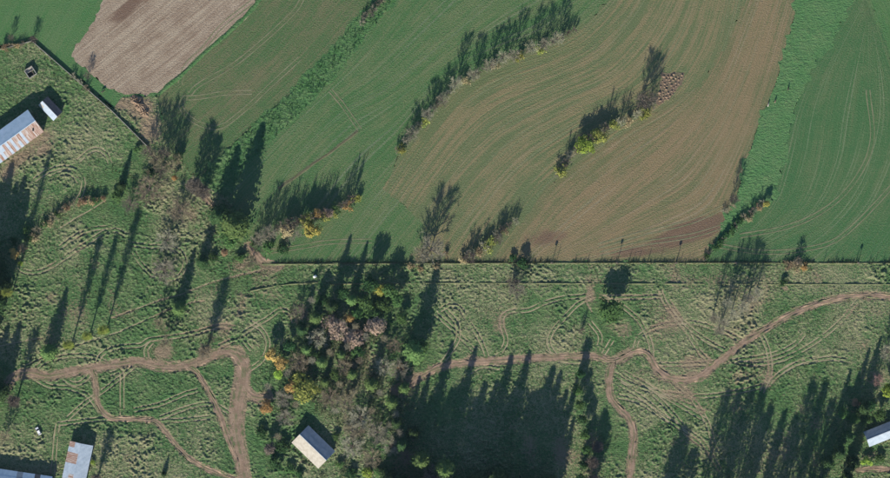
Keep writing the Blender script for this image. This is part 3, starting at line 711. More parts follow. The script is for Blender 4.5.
def hedge(pts, specs, where, group):
    """plants along a line; specs: (kind, mat, h, r, colour word) in order from the start of the line"""
    line = smooth_line(pts, 0.5); n = len(specs); cnt = {}
    for i, (kind, mat, h, r, word) in enumerate(specs):
        q = line[int((i + .5) / n * (len(line) - 1))]; px = q[0] / S + 445 + tr.uniform(-1, 1) * 1.2; py = 239 - q[1] / S + tr.uniform(-1, 1) * 1.2
        if mat in ('ygreen', 'tan', 'lime', 'orange'): py += 3.2; r *= 1.2
        k = cnt.get(word, 0); cnt[word] = k + 1
        lab = ('only ' if sum(1 for s in specs if s[4] == word) == 1 else ORD[k] + ' ') + word + ' ' + where
        tree(kind, px, py, h * HS, r * (1 + (HS - 1) * .8), mat, lab, group)
g, b, d_ = ('shrub', 'twig_grey', 3.0, 2.0, 'grey bare shrub'), ('shrub', 'twig_brown', 3.2, 2.1, 'brown bare shrub'), ('shrub', 'twig_dark', 3.2, 2.0, 'dark bare shrub')
def sp(t, h, r): return (t[0], t[1], h, r, t[4])
Yl = ('leafshrub', 'ygreen', 3.2, 2.2, 'yellow-green shrub'); Ta = ('leafshrub', 'tan', 2.8, 2.0, 'tan leafy shrub'); Gr = ('leafshrub', 'green', 2.6, 1.9, 'green leafy shrub'); Rd = ('leafshrub', 'rust', 2.6, 1.9, 'rusty leafy shrub')
Bt = ('bare', 'twig_grey', 8.0, 2.6, 'slim bare tree')
def bt(h, r=2.7): return ('bare', 'twig_grey', h * .88, r, 'slim bare tree')
# long hedge between the pasture and the olive field, from its lower end
hedge([(396,152),(408,140),(422,122),(440,103),(456,84),(475,73),(500,60),(522,53),(545,45),(562,38),(577,28)],
      [b, Yl, sp(g,3.6,2.6), bt(6.5), sp(g,4.4,2.4), sp(g,3.4,2.2), Yl, bt(7.5), sp(g,4.6,2.2), sp(b,4.2,2.2), bt(7), sp(g,4.2,2.4), sp(g,3.4,2), bt(10.5), sp(g,3.2,2.2), Ta, bt(8.5), sp(d_,4,2), sp(g,3.2,2.2), bt(8), Ta, bt(7.5), b, bt(9), Yl, sp(b,3.4,2), bt(8.5),
       sp(Yl,3.6,2.4), bt(8), d_, bt(8.5,2.6), sp(d_,4.2,2.2), sp(d_,3.6,2), sp(d_,3.2,1.8)],
      'from the lower end of the long hedge', 'plants of the long hedge')
# short hedge in the middle of the olive fields
hedge([(553,178),(560,168),(572,154),(583,144),(594,136),(606,128),(622,120),(642,113),(656,104)],
      [sp(g,2.4,1.6), sp(Yl,3.6,2.8), sp(d_,6,2.4), sp(g,4.2,2.4), sp(d_,5.6,2.2), ('broad','lime',5.6,3.9,'bright yellow-green tree'), sp(d_,6.5,2.6), ('broad','ygreen',5.0,3.2,'dull yellow-green tree'), sp(d_,7.4,2.6), sp(Yl,3.4,2.4), sp(g,6.2,2.6), sp(Ta,3.0,2.2), sp(g,5.2,2.4), sp(Yl,3.4,2.6), sp(g,3.6,2.2)],
      'from the lower end of the mid-field hedge', 'plants of the mid-field hedge')
tree('bare', 642, 101, 11.5, 4.6, 'twig_dark', 'dense bare tree beside the cluster of small soil heaps', 'plants of the mid-field hedge')
tree('bare', 650, 98, 10, 3.6, 'twig_dark', 'smaller bare tree right against the cluster of small soil heaps', 'plants of the mid-field hedge')
# hedge at the top of the lush strip
hedge([(360,24),(366,18),(372,11),(379,4),(386,-3)], [sp(g,2.4,1.8), sp(g,3,2.2), sp(d_,4,2.2), sp(g,3.4,2.2), sp(d_,4.4,2.2), b], 'from the lower end of the hedge at the lush grass strip', 'plants at the head of the lush strip')
# thicket hedge under the pasture, with the big yellow tree
hedge([(252,244),(262,236),(275,230),(290,224),(304,220),(322,214),(338,208),(350,200),(360,193)],
      [sp(Gr,3,2.4), bt(8,3), sp(g,5,2.8), bt(10,3.2), sp(g,5,3), sp(d_,8,3.2), ('broad','tan',6,3,'tan tree'), sp(d_,8.5,3), sp(g,4,2.6), sp(d_,8.5,3.2), sp(b,4.6,2.4), sp(d_,8,2.8), sp(Yl,3.6,2.4), sp(d_,8,2.8), sp(Yl,3.4,2.4), sp(Gr,4,2.4), sp(d_,8,2.6), ('leafshrub','orange',3,2.2,'orange shrub'), sp(d_,9,2.4), sp(Yl,3,2)],
      'from the lower end of the thicket below the pasture', 'plants of the thicket below the pasture')
tree('broad', 312, 229, 8.5, 5.0, 'yellow', 'large golden yellow tree at the edge of the thicket below the pasture')
tree('broad', 307, 219, 8, 4.2, 'ygreen', 'mottled yellow-green tree behind the large golden yellow tree')
tree('broad', 318, 213, 6.5, 3.0, 'orange', 'small orange tree next to the large golden yellow tree')
tree('broad', 329, 213, 6, 2.8, 'pink', 'small reddish round tree beyond the large golden yellow tree')
tree('bare', 293, 232, 6, 4.6, 'twig_grey', 'low spreading grey bare tree in front of the thicket below the pasture')
tree('bush', 268, 248, 3, 4.0, 'green', 'low green bush at the corner where thicket and bank meet')
tree('bush', 283, 250, 2.6, 3.4, 'dkgreen', 'dark green bush between the thicket and the long bank')
tree('bare', 252, 262, 6, 3.2, 'twig_brown', 'brown bare tree where the footpath meets the long bank')
# line of plants from the big grey tree up into the olive field
hedge([(462,256),(474,252),(486,246),(498,234),(508,226),(518,218)], [('leafshrub','tan',3,2.4,'tan leafy shrub'), sp(g,4.4,2.6), sp(Ta,3,2.4), sp(g,5,2.6), sp(Yl,3,2.6), sp(Yl,2.8,2.4), sp(g,4.6,2.4), sp(Ta,2.8,2.2), sp(d_,4.4,2), sp(g,4,2)],
      'from the lower end of the slanting row below the olive field', 'plants of the slanting row below the olive field')
tree('bare', 470, 258, 6.5, 3.4, 'twig_dark', 'dark bare tree at the lower end of the slanting row')
tree('bare', 498, 240, 7.5, 2.4, 'twig_dark', 'slim dark bare tree halfway up the slanting row')
tree('bare', 431, 250, 14.5, 7.4, 'twig_grey', 'large grey bare tree with round crown above the long bank')
tree('bare', 421, 256, 9, 4.0, 'twig_brown', 'brownish bare tree leaning on the large grey bare tree')
tree('leafshrub', 411, 266, 2.8, 2.6, 'tan', 'tan shrub on the bank at the foot of the large grey bare tree')
tree('leafshrub', 420, 268, 2.6, 2.2, 'rust', 'rusty shrub on the bank at the foot of the large grey bare tree')
tree('leafshrub', 436, 266, 2.4, 2.2, 'tan', 'second tan shrub on the bank under the large grey bare tree')
tree('leafshrub', 446, 254, 2.6, 2.0, 'rust', 'rusty brown shrub between the grey bare tree and the slanting row')
# plants along the bank
tree('bush', 512, 258, 2.4, 2.6, 'dkgreen', 'small dark green bush above the bank left of the rust-tinted one')
tree('broad', 523, 263, 5, 3.4, 'dkgreen', 'dark green round tree straddling the long bank')
tree('leafshrub', 519, 264, 2.2, 1.8, 'rust', 'little reddish shrub under the dark green round tree on the bank')
tree('bare', 517, 290, 7, 4.6, 'twig_grey', 'grey bare tree between bank and grass below the dark round tree')
tree('bare', 512, 283, 6, 3.4, 'twig_dark', 'darker bare tree touching the grey bare tree near the lower bank')
hedge([(704,259),(712,250),(722,240),(733,228),(744,217),(754,210),(765,201)],
      [sp(d_,2,1.6), sp(Gr,1.8,1.7), sp(d_,2.2,1.6), ('bush','dkgreen',1.9,1.7,'dark green bush'), sp(Gr,1.8,1.7), ('bush','dkgreen',2.0,1.8,'dark green bush'), sp(d_,2.2,1.7), ('bush','dkgreen',2.1,1.8,'dark green bush'), sp(Gr,1.9,1.8), ('bush','dkgreen',2.0,1.8,'dark green bush'), sp(d_,2.4,1.8), ('bush','dkgreen',2.2,1.8,'dark green bush'), sp(Gr,2,1.8), sp(g,2.6,2.0), sp(Ta,2.4,1.9), sp(d_,3.4,2), sp(g,2.6,2.1), sp(Rd,2.4,2), sp(g,3,2.2)],
      'from the lower end of the dark hedge beside the bright grass', 'plants of the dark hedge by the bright grass')
tree('broad', 766, 204, 4.6, 2.3, 'yellow', 'tan-yellow round tree at the top end of the dark hedge')
tree('bare', 733, 199, 9, 2.6, 'twig_dark', 'upright dark bare tree on the edge of the bright grass strip')
tree('shrub', 731, 206, 3.2, 2.8, 'twig_brown', 'brown bare shrub at the foot of the upright dark bare tree')
tree('shrub', 725, 211, 2.6, 2.2, 'twig_grey', 'low grey shrub at the corner of the bare soil patch')
hedge([(785,263),(792,262),(800,262),(808,263)], [sp(Ta,2.2,2), sp(Ta,2.8,2.6), ('leafshrub','orange',2.2,1.8,'orange-brown shrub')], 'from the left in the pale clump on the bank', 'plants of the pale clump on the bank')
tree('bare', 797, 261, 5.2, 2.4, 'twig_dark', 'thin dark bare tree standing in the pale clump on the bank')
tree('bush', 783, 283, 2.8, 2.4, 'dkgreen', 'small dark bush on the lower bank above the reddish soil')
# wispy group of bare trees below the bank
for i, (x, y, h, r) in enumerate([(712,318,16,2.6),(722,322,15,2.8),(731,314,17,2.8),(741,306,16,3.0),(748,298,13,3.2),(727,303,14,2.6),(718,330,10,2.6),(756,292,9,2.4)]):
    tree('wisp', x, y, h, r, 'twig_grey', ORD[i] + ' of the wispy bare trees grouped above the winding dirt road, from the ' + 'left', 'wispy bare trees above the winding road')
tree('broad', 611, 309, 10.5, 7.6, 'green', 'large lone green round-crowned tree in the open meadow')
tree('shrub', 581, 331, 5, 2.2, 'twig_dark', 'dark slim shrub beside the trampled ground in the meadow')

# ---- left part
tree('poplar', 72, 344, 26, 1.9, 'ygreen', 'leftmost of the three tall slim poplars in the meadow', 'three slim meadow poplars')
tree('poplar', 90, 335, 23.5, 1.8, 'ygreen', 'middle one of the three tall slim poplars in the meadow', 'three slim meadow poplars')
tree('poplar', 107, 329, 28.5, 1.9, 'ygreen', 'rightmost of the three tall slim poplars in the meadow', 'three slim meadow poplars')
for i, (x, y) in enumerate([(72,345),(90,336),(107,330)]):
    tree('leafshrub', x, y + 1, 1.6, 1.6, 'lime', 'yellow-green shrub at the foot of the ' + ['leftmost', 'middle', 'rightmost'][i] + ' slim meadow poplar')
tree('spruce', 50, 352, 15.5, 4.8, 'pine', 'broad green spruce just above the dirt road, beside the slim poplars')
tree('spruce', 179, 309, 14.5, 4.2, 'pine', 'green spruce on the worn path below the looping wheel ruts')
tree('bare', 167, 343, 12, 4.0, 'twig_brown', 'bare tree beside the round bare soil patch')
tree('bare', 160, 322, 8, 3.0, 'twig_brown', 'small bare tree between the spruce and the bare soil patch')
tree('poplar', 207, 350, 17, 2.9, 'twig_brown', 'tall brown bare tree just above the bend of the dirt road')
tree('bare', 212, 338, 9, 2.6, 'twig_brown', 'short brown bare tree behind the tall one at the road bend')
tree('bare', 165, 270, 6, 6.6, 'twig_grey', 'spreading grey bare tree inside the looping wheel ruts')
tree('bare', 168, 240, 7, 5.4, 'twig_grey', 'grey bare tree just above the looping wheel ruts')
tree('bare', 181, 211, 7, 6.2, 'twig_brown', 'brown-grey spreading bare tree below the pale footpath')
tree('bare', 150, 190, 7.5, 7.6, 'twig_brown', 'widest brown-grey bare tree beside the little orange tree')
tree('bare', 131, 205, 6.5, 4.0, 'twig_dark', 'dark bare tree at the tip of the rightmost slim poplar shadow')
tree('broad', 175, 178, 4, 1.9, 'orange', 'little orange tree at the start of the pale footpath')
tree('leafshrub', 215, 213, 3.4, 3.0, 'tan', 'tan shrub at the end of the pale footpath')
tree('spruce', 203, 262, 12, 3.8, 'spruce', 'dark spruce between the looping ruts and the orange-brown tree')
tree('spruce', 236, 226, 24.5, 8.2, 'pine', 'tall green conifer with broad pale crown at the pasture corner')
tree('broad', 230, 240, 9, 5.2, 'green', 'green round tree in front of the tall green conifer')
tree('spruce', 220, 216, 17, 6.4, 'spruce', 'dark conifer left of the tall green conifer')
tree('broad', 225, 252, 6, 2.6, 'rust', 'orange-brown tree below the green round tree')
tree('bush', 214, 258, 2.6, 2.6, 'dkgreen', 'dark bush between the dark spruce and the orange-brown tree')
tree('bush', 240, 258, 2.8, 3.2, 'green', 'green bush between the orange-brown tree and the footpath')
tree('larch', 196, 186, 16, 3.6, 'twig_dark', 'tall dark bare tree at the tip of the grey-green field')
tree('larch', 204, 192, 14, 3.4, 'twig_dark', 'second dark bare tree at the tip of the grey-green field')
tree('spruce', 122, 186, 8.5, 2.6, 'spruce', 'small dark spruce alone in the grass between barn and bare trees')
tree('bush', 117, 197, 3, 4.0, 'green', 'green rounded bush at the right end of the rusty shrub row')
for i, (x, y, h, r) in enumerate([(150,152,12,3.6),(158,160,13,3.6),(166,154,13,3.4),(172,166,12,3.2),(163,170,11,3.4),(178,160,10,3)]):
    tree('bare', x, y, h, r, 'twig_brown' if i % 2 else 'twig_dark', ORD[i] + ' bare tree, from the wall, of the clump beside the rubble heap', 'clump of bare trees beside the rubble heap')
tree('bush', 179, 157, 4, 3.2, 'pine', 'fresh green bush on the right side of the clump by the rubble heap')
tree('bush', 138, 150, 2.4, 2.6, 'green', 'green bush against the boundary wall below the rubble heap')
tree('bush', 150, 172, 3, 3.0, 'dkgreen', 'dark green bush under the clump of bare trees')
hedge([(28,240),(40,228),(52,218),(62,211),(74,204),(86,200),(97,202),(106,197)],
      [Gr, sp(Ta,2.6,2.2), sp(b,3,2.2), Gr, sp(Ta,2.6,2.2), sp(b,3,2.2), sp(Gr,2.4,2), sp(b,2.8,2.2), sp(Rd,2.6,2.0), sp(b,2.6,2), sp(Rd,2.8,2.2), sp(Rd,2.6,2.2), sp(Rd,2.8,2.4), sp(Gr,2.6,2.2), sp(Rd,2.4,1.6)],
      'from the lower end of the rusty shrub row', 'rusty shrub row in the left meadow')
tree('broad', 15, 254, 7, 3.0, 'orange', 'orange tree at the edge of the big shadow on the left border')
tree('broad', 23, 249, 6, 2.8, 'tan', 'tan tree next to the orange tree on the left border')
tree('leafshrub', 20, 263, 2, 1.8, 'lime', 'yellow-green shrub below the orange tree on the left border')
tree('bush', 27, 230, 3, 2.6, 'green', 'green bush in the shade above the orange tree on the left border')
tree('bush', 14, 241, 3, 2.6, 'dkgreen', 'dark green bush in the shade left of the tan tree')
LEFT = [(-5,266,20,4.2),(-2,302,27,4.2),(3,286,23,4.0),(-3,282,25,4.4),(-16,276,23,4.6),(-27,292,26,4.6),(-10,300,25,4.4),(-22,315,27,4.6),(-12,255,22,4.4),(-8,325,16,3.6)]
for i, (x, y, h, r) in enumerate(LEFT): tree('spruce', x, y, h, r * 1.5, 'spruce', ORD[i] + ' tall spruce along the left border above the dirt road', 'tall spruces on the left border')
tree('poplar', 13, 292, 33, 1.6, 'ygreen', 'tallest slim poplar at the left border, shadow reaching the barn')
LEFT2 = [(2,391,16.5,4.2),(-11,398,17.5,4.4),(-20,384,16,4.2),(-26,404,18,4.2)]
for i, (x, y, h, r) in enumerate(LEFT2): tree('spruce', x, y, h, r * 1.35, 'spruce', ORD[i] + ' spruce at the left end of the dirt road', 'spruces at the left end of the road')
tree('poplar', 17, 400, 17, 2.4, 'twig_dark', 'dark bare tree where the dirt road leaves on the left')
tree('bare', 6, 436, 7, 3.4, 'twig_brown', 'bare brown tree left of the small white car')
tree('poplar', 98, 478, 12, 2.2, 'twig_dark', 'dark bare tree beside the white and rust roofed barn')
tree('leafshrub', 93, 463, 2, 1.8, 'lime', 'yellow-green shrub against the white and rust roofed barn')
tree('spruce', 164, 474, 4.5, 1.6, 'spruce', 'very small dark spruce near the bottom edge between ruts')
tree('bare', 12, 38, 5, 1.6, 'twig_dark', 'thin bare tree at the upper left wall corner')
tree('bare', 34, 40, 5, 2.2, 'twig_dark', 'bare tree growing at the bend of the boundary wall')
hedge([(2,48),(10,46),(18,44),(26,42)], [Rd, sp(b,2,1.6), sp(Rd,2,1.5), sp(b,2,1.5)], 'from the left on the upper wall', 'shrubs on the upper wall')
hedge([(70,72),(80,82),(90,91)], [sp(g,2.4,1.7), sp(g,2.2,1.6), sp(b,2.4,1.8)], 'along the middle of the boundary wall', 'shrubs on the boundary wall')
tree('bare', 88, 76, 5, 1.8, 'twig_dark', 'thin bare tree at the lower left edge of the ploughed field')

# ---- central wood
CW = [('broad',390,290,10,4.2,'green','pale green round tree below the bank beside the small yellow tree'),
 ('broad',379,291,6,2.6,'yellow','small yellow tree next to the pale green round tree'),
 ('broad',372,284,13,4.2,'dkgreen','dark green tall tree hidden behind the small yellow tree'),
 ('broad',366,303,8,4.4,'green','green tree below the small yellow tree'),
 ('broad',384,306,7,4.0,'green','green spreading tree under the pale green round tree'),
 ('broad',358,312,6,3.4,'green','light green tree beside the orange-tinted tree'),
 ('broad',349,318,6,2.4,'orange','orange-tinted tree at the top of the pinkish group'),
 ('broad',335,328,8,5.0,'pink','largest greyish pink tree of the central wood'),
 ('broad',352,338,8,4.8,'pink','pinkish brown tree below the orange-tinted tree'),
 ('broad',376,326,8,4.6,'pink','rosy tree at the right of the pinkish group'),
 ('spruce',352,300,14,3.6,'pine','spruce above the orange-tinted tree'),
 ('spruce',332,306,17,4.0,'spruce','dark spruce above the largest greyish pink tree'),
 ('spruce',316,318,12,3.8,'pine','spruce at the upper left of the central wood'),
 ('spruce',302,330,11,3.6,'spruce','small dark spruce at the left fringe of the central wood'),
 ('spruce',342,355,11,3.4,'pine','spruce directly below the greyish pink tree'),
 ('spruce',322,362,13,3.8,'pine','greener spruce left of centre in the central wood'),
 ('spruce',307,350,11,3.4,'pine','grey-green spruce behind the orange trees'),
 ('spruce',372,384,17,4.4,'pine','star-shaped green spruce in the middle of the central wood'),
 ('spruce',352,374,11,3.4,'pine','spruce left of the star-shaped green spruce'),
 ('spruce',325,382,9,2.8,'pine','green spruce beside the large yellow-green tree'),
 ('spruce',392,402,15,4.2,'pine','feathery spruce below the star-shaped one'),
 ('spruce',404,388,13,3.8,'pine','green spruce at the left end of the straight dirt road'),
 ('broad',273,354,8,3.0,'orange','upper bright orange tree at the left of the central wood'),
 ('broad',282,364,6,2.8,'orange','second bright orange tree touching the upper one'),
 ('broad',278,374,3.6,2.8,'lime','low lime green tree under the bright orange trees'),
 ('broad',291,386,6,2.8,'orange','orange-yellow tree left of the large yellow-green tree'),
 ('broad',306,391,9,5.4,'ygreen','large yellow-green tree above the cream roofed barn'),
 ('broad',299,378,6,3.4,'ygreen','smaller yellow-green tree behind the large one'),
 ('broad',266,407,4.5,2.8,'orange','round orange tree at the end of the dirt road spur'),
 ('bare',300,362,7,4.2,'twig_brown','brown bare tree among the orange trees'),
 ('bare',283,398,5,4.2,'twig_grey','grey bare tree between the round orange tree and the barn'),
 ('bare',285,417,5,3.8,'twig_grey','low grey bare tree above left of the cream roofed barn'),
 ('bare',400,369,9,4.2,'twig_grey','grey bare tree beside the tiny orange crown'),
 ('broad',401,366,6,1.8,'orange','tiny orange crown beside the grey bare tree'),
 ('bare',394,345,8,3.4,'twig_brown','olive-brown bare tree left of the big shadowed spruce'),
 ('spruce',415,352,21,7.6,'pine','big broad green spruce casting the long shadow to the bank'),
 ('broad',421,346,8,4.0,'green','green tree tucked against the big broad spruce'),
 ('bare',345,402,7,4.6,'twig_brown','brown bare tree above the dry clearing'),
 ('bare',360,418,6,5.2,'twig_grey','grey bare tree in the dry clearing right of the barn'),
 ('bare',378,432,7,5.0,'twig_grey','large grey bare tree at the dark shadow edge'),
 ('bare',352,446,5,5.4,'twig_grey','pale spreading bare tree right of the cream roofed barn'),
 ('bare',372,458,6,4.2,'twig_brown','brown bare tree above the lime bush'),
 ('bare',407,456,8,3.8,'twig_brown','brown bare tree between dark shadow and green conifers'),
 ('bush',367,473,3,2.8,'lime','bright lime bush at the bottom edge right of the barn'),
 ('bush',378,471,3,3.4,'green','green bush next to the bright lime bush'),
 ('spruce',387,475,9,4.2,'pine','green conifer at the bottom edge beside the lime bush'),
 ('bush',352,474,3,3.2,'dkgreen','dark green bush at the bottom edge below the barn'),
 ('bush',340,464,2.4,2.6,'green','green bush at the lower corner of the cream roofed barn'),
 ('bush',336,436,2.4,2.4,'green','small green bush along the shaded side of the cream roofed barn'),
 ('bush',282,446,3.4,3.8,'dkgreen','dark bush left of the cream roofed barn'),
 ('bush',276,462,4,4.4,'dkgreen','larger dark bush at the lower left of the cream roofed barn'),
 ('bush',290,470,3,3.2,'green','green bush at the bottom edge left of the barn'),
 ('bush',262,432,3,3.0,'dkgreen','dark bush beside the wide dirt road'),
 ('bush',300,474,2.6,2.8,'dkgreen','dark green bush below the cream gable of the barn'),
 ('broad',270,448,7,3.4,'twig_dark','dark leafless thicket tree between wide road and barn'),
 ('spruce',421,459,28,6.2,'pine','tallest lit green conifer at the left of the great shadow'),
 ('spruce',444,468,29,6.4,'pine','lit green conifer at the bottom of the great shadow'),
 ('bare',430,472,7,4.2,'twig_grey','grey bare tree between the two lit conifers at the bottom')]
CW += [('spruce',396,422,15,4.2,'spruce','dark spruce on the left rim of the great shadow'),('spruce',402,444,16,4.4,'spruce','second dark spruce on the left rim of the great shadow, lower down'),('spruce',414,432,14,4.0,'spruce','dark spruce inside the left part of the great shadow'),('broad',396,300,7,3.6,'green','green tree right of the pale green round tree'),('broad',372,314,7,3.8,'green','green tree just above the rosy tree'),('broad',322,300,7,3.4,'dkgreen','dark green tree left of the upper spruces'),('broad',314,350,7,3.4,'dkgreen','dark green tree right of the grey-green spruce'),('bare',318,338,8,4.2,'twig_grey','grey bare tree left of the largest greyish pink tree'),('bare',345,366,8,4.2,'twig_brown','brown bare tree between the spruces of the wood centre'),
 ('bare',384,366,9,4.2,'twig_grey','grey bare tree right of the wood centre'),('bare',330,398,5,4.2,'twig_brown','brown bare tree right of the large yellow-green tree'),
 ('bare',352,430,5,4.4,'twig_brown','brown spreading bare tree in the dry clearing'),('bare',392,446,7,4.2,'twig_grey','grey bare tree on the edge of the great shadow'),
 ('broad',290,346,7,3.4,'dkgreen','dark green tree behind the upper bright orange tree'),('broad',336,374,7,3.2,'green','green tree in the wood centre among the spruces'),('broad',358,352,7,3.4,'green','green tree under the pinkish brown tree'),
 ('broad',344,292,9,3.6,'dkgreen','dark green tree at the upper edge of the wood by the lower bank'),('broad',402,318,6,3.2,'green','light green tree at the upper right edge of the wood'),('bare',300,312,7,4.0,'twig_dark','dark bare tree at the upper left fringe of the wood')]
for k, x, y, h, r, m, lab in CW: tree(k, x, y, h, r * (0.9 if k == 'spruce' else 1.4 if m in ('orange', 'yellow', 'ygreen', 'pink') else 1.15), m, lab, 'trees of the central wood')

WS = [(312,300,9),(356,326,10),(366,336,11),(348,346,11),(330,352,10),(384,338,10),(312,360,9),(360,360,11),(340,384,10),(354,392,10),(380,392,11),(336,410,8),(372,410,10),(390,424,10),(346,416,8),(362,430,9),(384,440,10),(400,432,11),(396,414,10),(288,372,8),(296,404,7),(278,436,7),(268,386,7)]
for i, (x, y, h) in enumerate(sorted(WS, key=lambda q: q[1])): tree('wisp', x, y, h, 1.7, 'twig_brown' if i % 2 else 'twig_grey', ORD[i] + ' slender leafless stem of the central wood, counted from the top', 'slender stems of the central wood')
# ---- spruce wood along the bottom edge: its shadows reach far into the picture
SW = [(478,482,30.5,6.8),(496,477,29.5,6.2),(520,493,30,6.8),(530,488,27,5.8),(400,484,23,5.6),(412,492,26,5.8),(432,488,26,5.8),(458,486,25,5.8),(466,498,28,6),(486,498,26,5.8),(508,496,26,5.8),(538,498,25,5.2),(546,488,20,4.2),
      (420,508,27,5.8),(448,512,29,6),(500,516,28,6),(475,520,28,6),(530,514,27,5.8),(404,506,26,5.6),(390,496,20,4.8),(549,512,23,4.4),(388,476,17,4.2)]
HV = [1.0, 1.02, 1.0, 1.03, 0.98, 1.06, 0.95, 1.0]
for i, (x, y, h, r) in enumerate(SW):
    if i % 4 == 2 and i > 2: tree('larch', x, y, h * HV[i % 8], r * 1.15, 'twig_dark', ORD[i // 4 - 1] + ' bare conifer among the spruces of the wood on the bottom border', 'wood on the bottom border')
    else: tree('spruce', x, y, h * HV[i % 8], r * (1.0 + .2 * ((i * 7) % 5) / 4), 'spruce', ORD[i - max(0, (i + 2) // 4 - 1)] + ' spruce of the wood on the bottom border casting the great shadow', 'wood on the bottom border')
tree('spruce', 551, 478, 30, 2.6, 'spruce', 'narrow spruce on the bottom border casting the long shadow past the road fork')
ROW = [(580,374,9,2.7),(577,390,8.5,2.6),(580,404,9.5,2.7),(582,419,9,2.8),(584,434,9.5,2.8),(586,449,9,2.7),(583,464,9.5,2.8),(580,478,9,2.6)]
for i, (x, y, h, r) in enumerate(ROW): tree('broad', x, y, h, r * 1.1, 'green' if i % 3 else 'dkgreen', ORD[i] + ' green tree from the top of the narrow row beside the great shadow', 'narrow green row beside the great shadow')
for i, (x, y, h, r) in enumerate([(592,462,13,2.8),(597,446,8,2.6),(594,480,14,3.0),(588,492,15,3.0)]):
    tree('larch', x, y, h, r, 'twig_dark', ORD[i] + ' dark bare conifer between the narrow green row and the forked road', 'bare conifers by the forked road')
SE = [(665,506,19,4.2),(658,520,18,4.2),(676,520,17,4),(700,497,26,3.2),(710,503,27,3.4),(722,502,28,3.2),(734,500,27,3.2),(745,505,24,3.2),(716,516,25,3.6),(738,518,25,3.6),(762,498,21,2.4),(778,500,18,2.2),(784,494,27,3.4),(796,494,27,3.0),(770,515,24,3.2),(790,512,25,3.2),(806,500,24,3.4),(756,520,22,3.4)]
for i, (x, y, h, r) in enumerate(SE): tree('larch', x, y, h * 1.04, r * 1.0, 'twig_dark', ORD[i] + ' bare conifer of the row on the bottom border right of the road', 'bare conifer row on the bottom border')
ER = [('spruce',826,462,22,3.8,'spruce','tall dark spruce left of the blue roofed barn'),('spruce',838,452,19,3.8,'spruce','dark spruce at the upper left corner of the blue roofed barn'),('spruce',820,484,22,3.8,'spruce','dark spruce at the bottom edge left of the blue roofed barn'),
 ('spruce',852,462,19,3.6,'spruce','dark spruce directly beside the end wall of the blue roofed barn'),('spruce',846,478,20,3.8,'spruce','dark spruce below the end wall of the blue roofed barn'),
 ('broad',843,414,7,3.6,'green','green tree above left of the blue roofed barn'),('broad',853,418,6.5,3.8,'green','second green tree above the blue roofed barn'),('broad',866,420,6,3.6,'green','green tree close above the blue roof'),('broad',879,414,7,3.8,'green','green tree below the bright lime tree'),
 ('broad',869,405,8,3.8,'dkgreen','dark green tree between the orange tree and the lime tree'),('broad',855,402,6,2.6,'rust','small rusty orange tree above the blue roofed barn'),('broad',888,391,9,4.8,'lime','bright lime tree cut by the right border'),
 ('bare',876,380,8,3.4,'twig_red','reddish bare tree left of the bright lime tree'),('bare',886,352,8,4.4,'twig_grey','grey bare tree on the right border above the lime tree'),('bush',866,462,3.4,3.6,'lime','yellow-green bush below the blue roofed barn'),('bush',878,459,3,3.4,'green','green bush below the blue roofed barn'),
 ('spruce',868,440,0,0,'',''),('spruce',902,424,26,4.6,'spruce','first spruce beyond the right border behind the barn'),('spruce',912,440,28,4.8,'spruce','second spruce beyond the right border behind the barn'),('spruce',862,408,17,3.6,'spruce','dark spruce behind the small rusty orange tree'),('spruce',846,436,21,3.8,'spruce','tall dark spruce behind the end of the blue roofed barn'),
 ('spruce',896,480,20,4.4,'spruce','spruce at the bottom right corner')]
for k, x, y, h, r, m, lab in ER:
    if h: tree(k, x, y, h, r, m, lab, 'trees around the blue roofed barn')

# ------------------------------------------------------------------ buildings
M['wall'] = mat_plain('plaster_wall', (0.42, 0.38, 0.32), (0.30, 0.27, 0.23), 0.6, 0.9)
M['planks'] = mat_plain('old_planks', (0.20, 0.15, 0.11), (0.12, 0.095, 0.075), 1.2, 0.9)
M['dark'] = mat_plain('dark_opening', (0.02, 0.02, 0.022))
M['concrete'] = mat_plain('concrete', (0.30, 0.285, 0.25), (0.19, 0.185, 0.15), 0.8, 0.9)
M['roof_blue'] = mat_plain('blue_grey_sheet', (0.40, 0.50, 0.59), (0.33, 0.43, 0.52), 0.5, 0.6, 0.25, 0.0)
M['roof_slate'] = mat_plain('slate_blue_sheet', (0.26, 0.29, 0.32), (0.20, 0.235, 0.27), 0.5, 0.6, 0.25)
M['roof_white'] = mat_plain('white_sheet', (0.39, 0.45, 0.51), (0.32, 0.38, 0.44), 0.5, 0.6, 0.25)
M['roof_cream'] = mat_plain('cream_sheet', (0.44, 0.40, 0.33), (0.36, 0.32, 0.26), 0.7, 0.7, 0.15)
M['roof_rust'] = mat_plain('rusty_sheet', (0.24, 0.120, 0.078), (0.42, 0.34, 0.29), 0.9, 0.85, 0.1, 0.0, (0.25, 2.4, 0.25))
M['roof_rustpale'] = mat_plain('half_rusted_sheet', (0.46, 0.43, 0.40), (0.27, 0.15, 0.10), 0.7, 0.8, 0.1, 0.0, (0.25, 2.0, 0.25))
M['roof_brown'] = mat_plain('brown_sheet', (0.10, 0.095, 0.10), (0.07, 0.068, 0.075), 0.7, 0.8, 0.15)
def box(name, sx, sy, sz, mat, parent, loc, rz=0.0):
    x, y, z = sx / 2, sy / 2, sz
    V = np.array([[-x,-y,0],[x,-y,0],[x,y,0],[-x,y,0],[-x,-y,z],[x,-y,z],[x,y,z],[-x,y,z]])
    F = np.array([[0,3,2,1],[4,5,6,7],[0,1,5,4],[1,2,6,5],[2,3,7,6],[3,0,4,7]])
    o = link(name, mesh_np(name, V, F), mat, parent); o.location = loc; o.rotation_euler = (0, 0, rz); return o
def solid(name, V, F, mat, parent): return link(name, mesh_np(name, np.array(V, float), F), mat, parent)
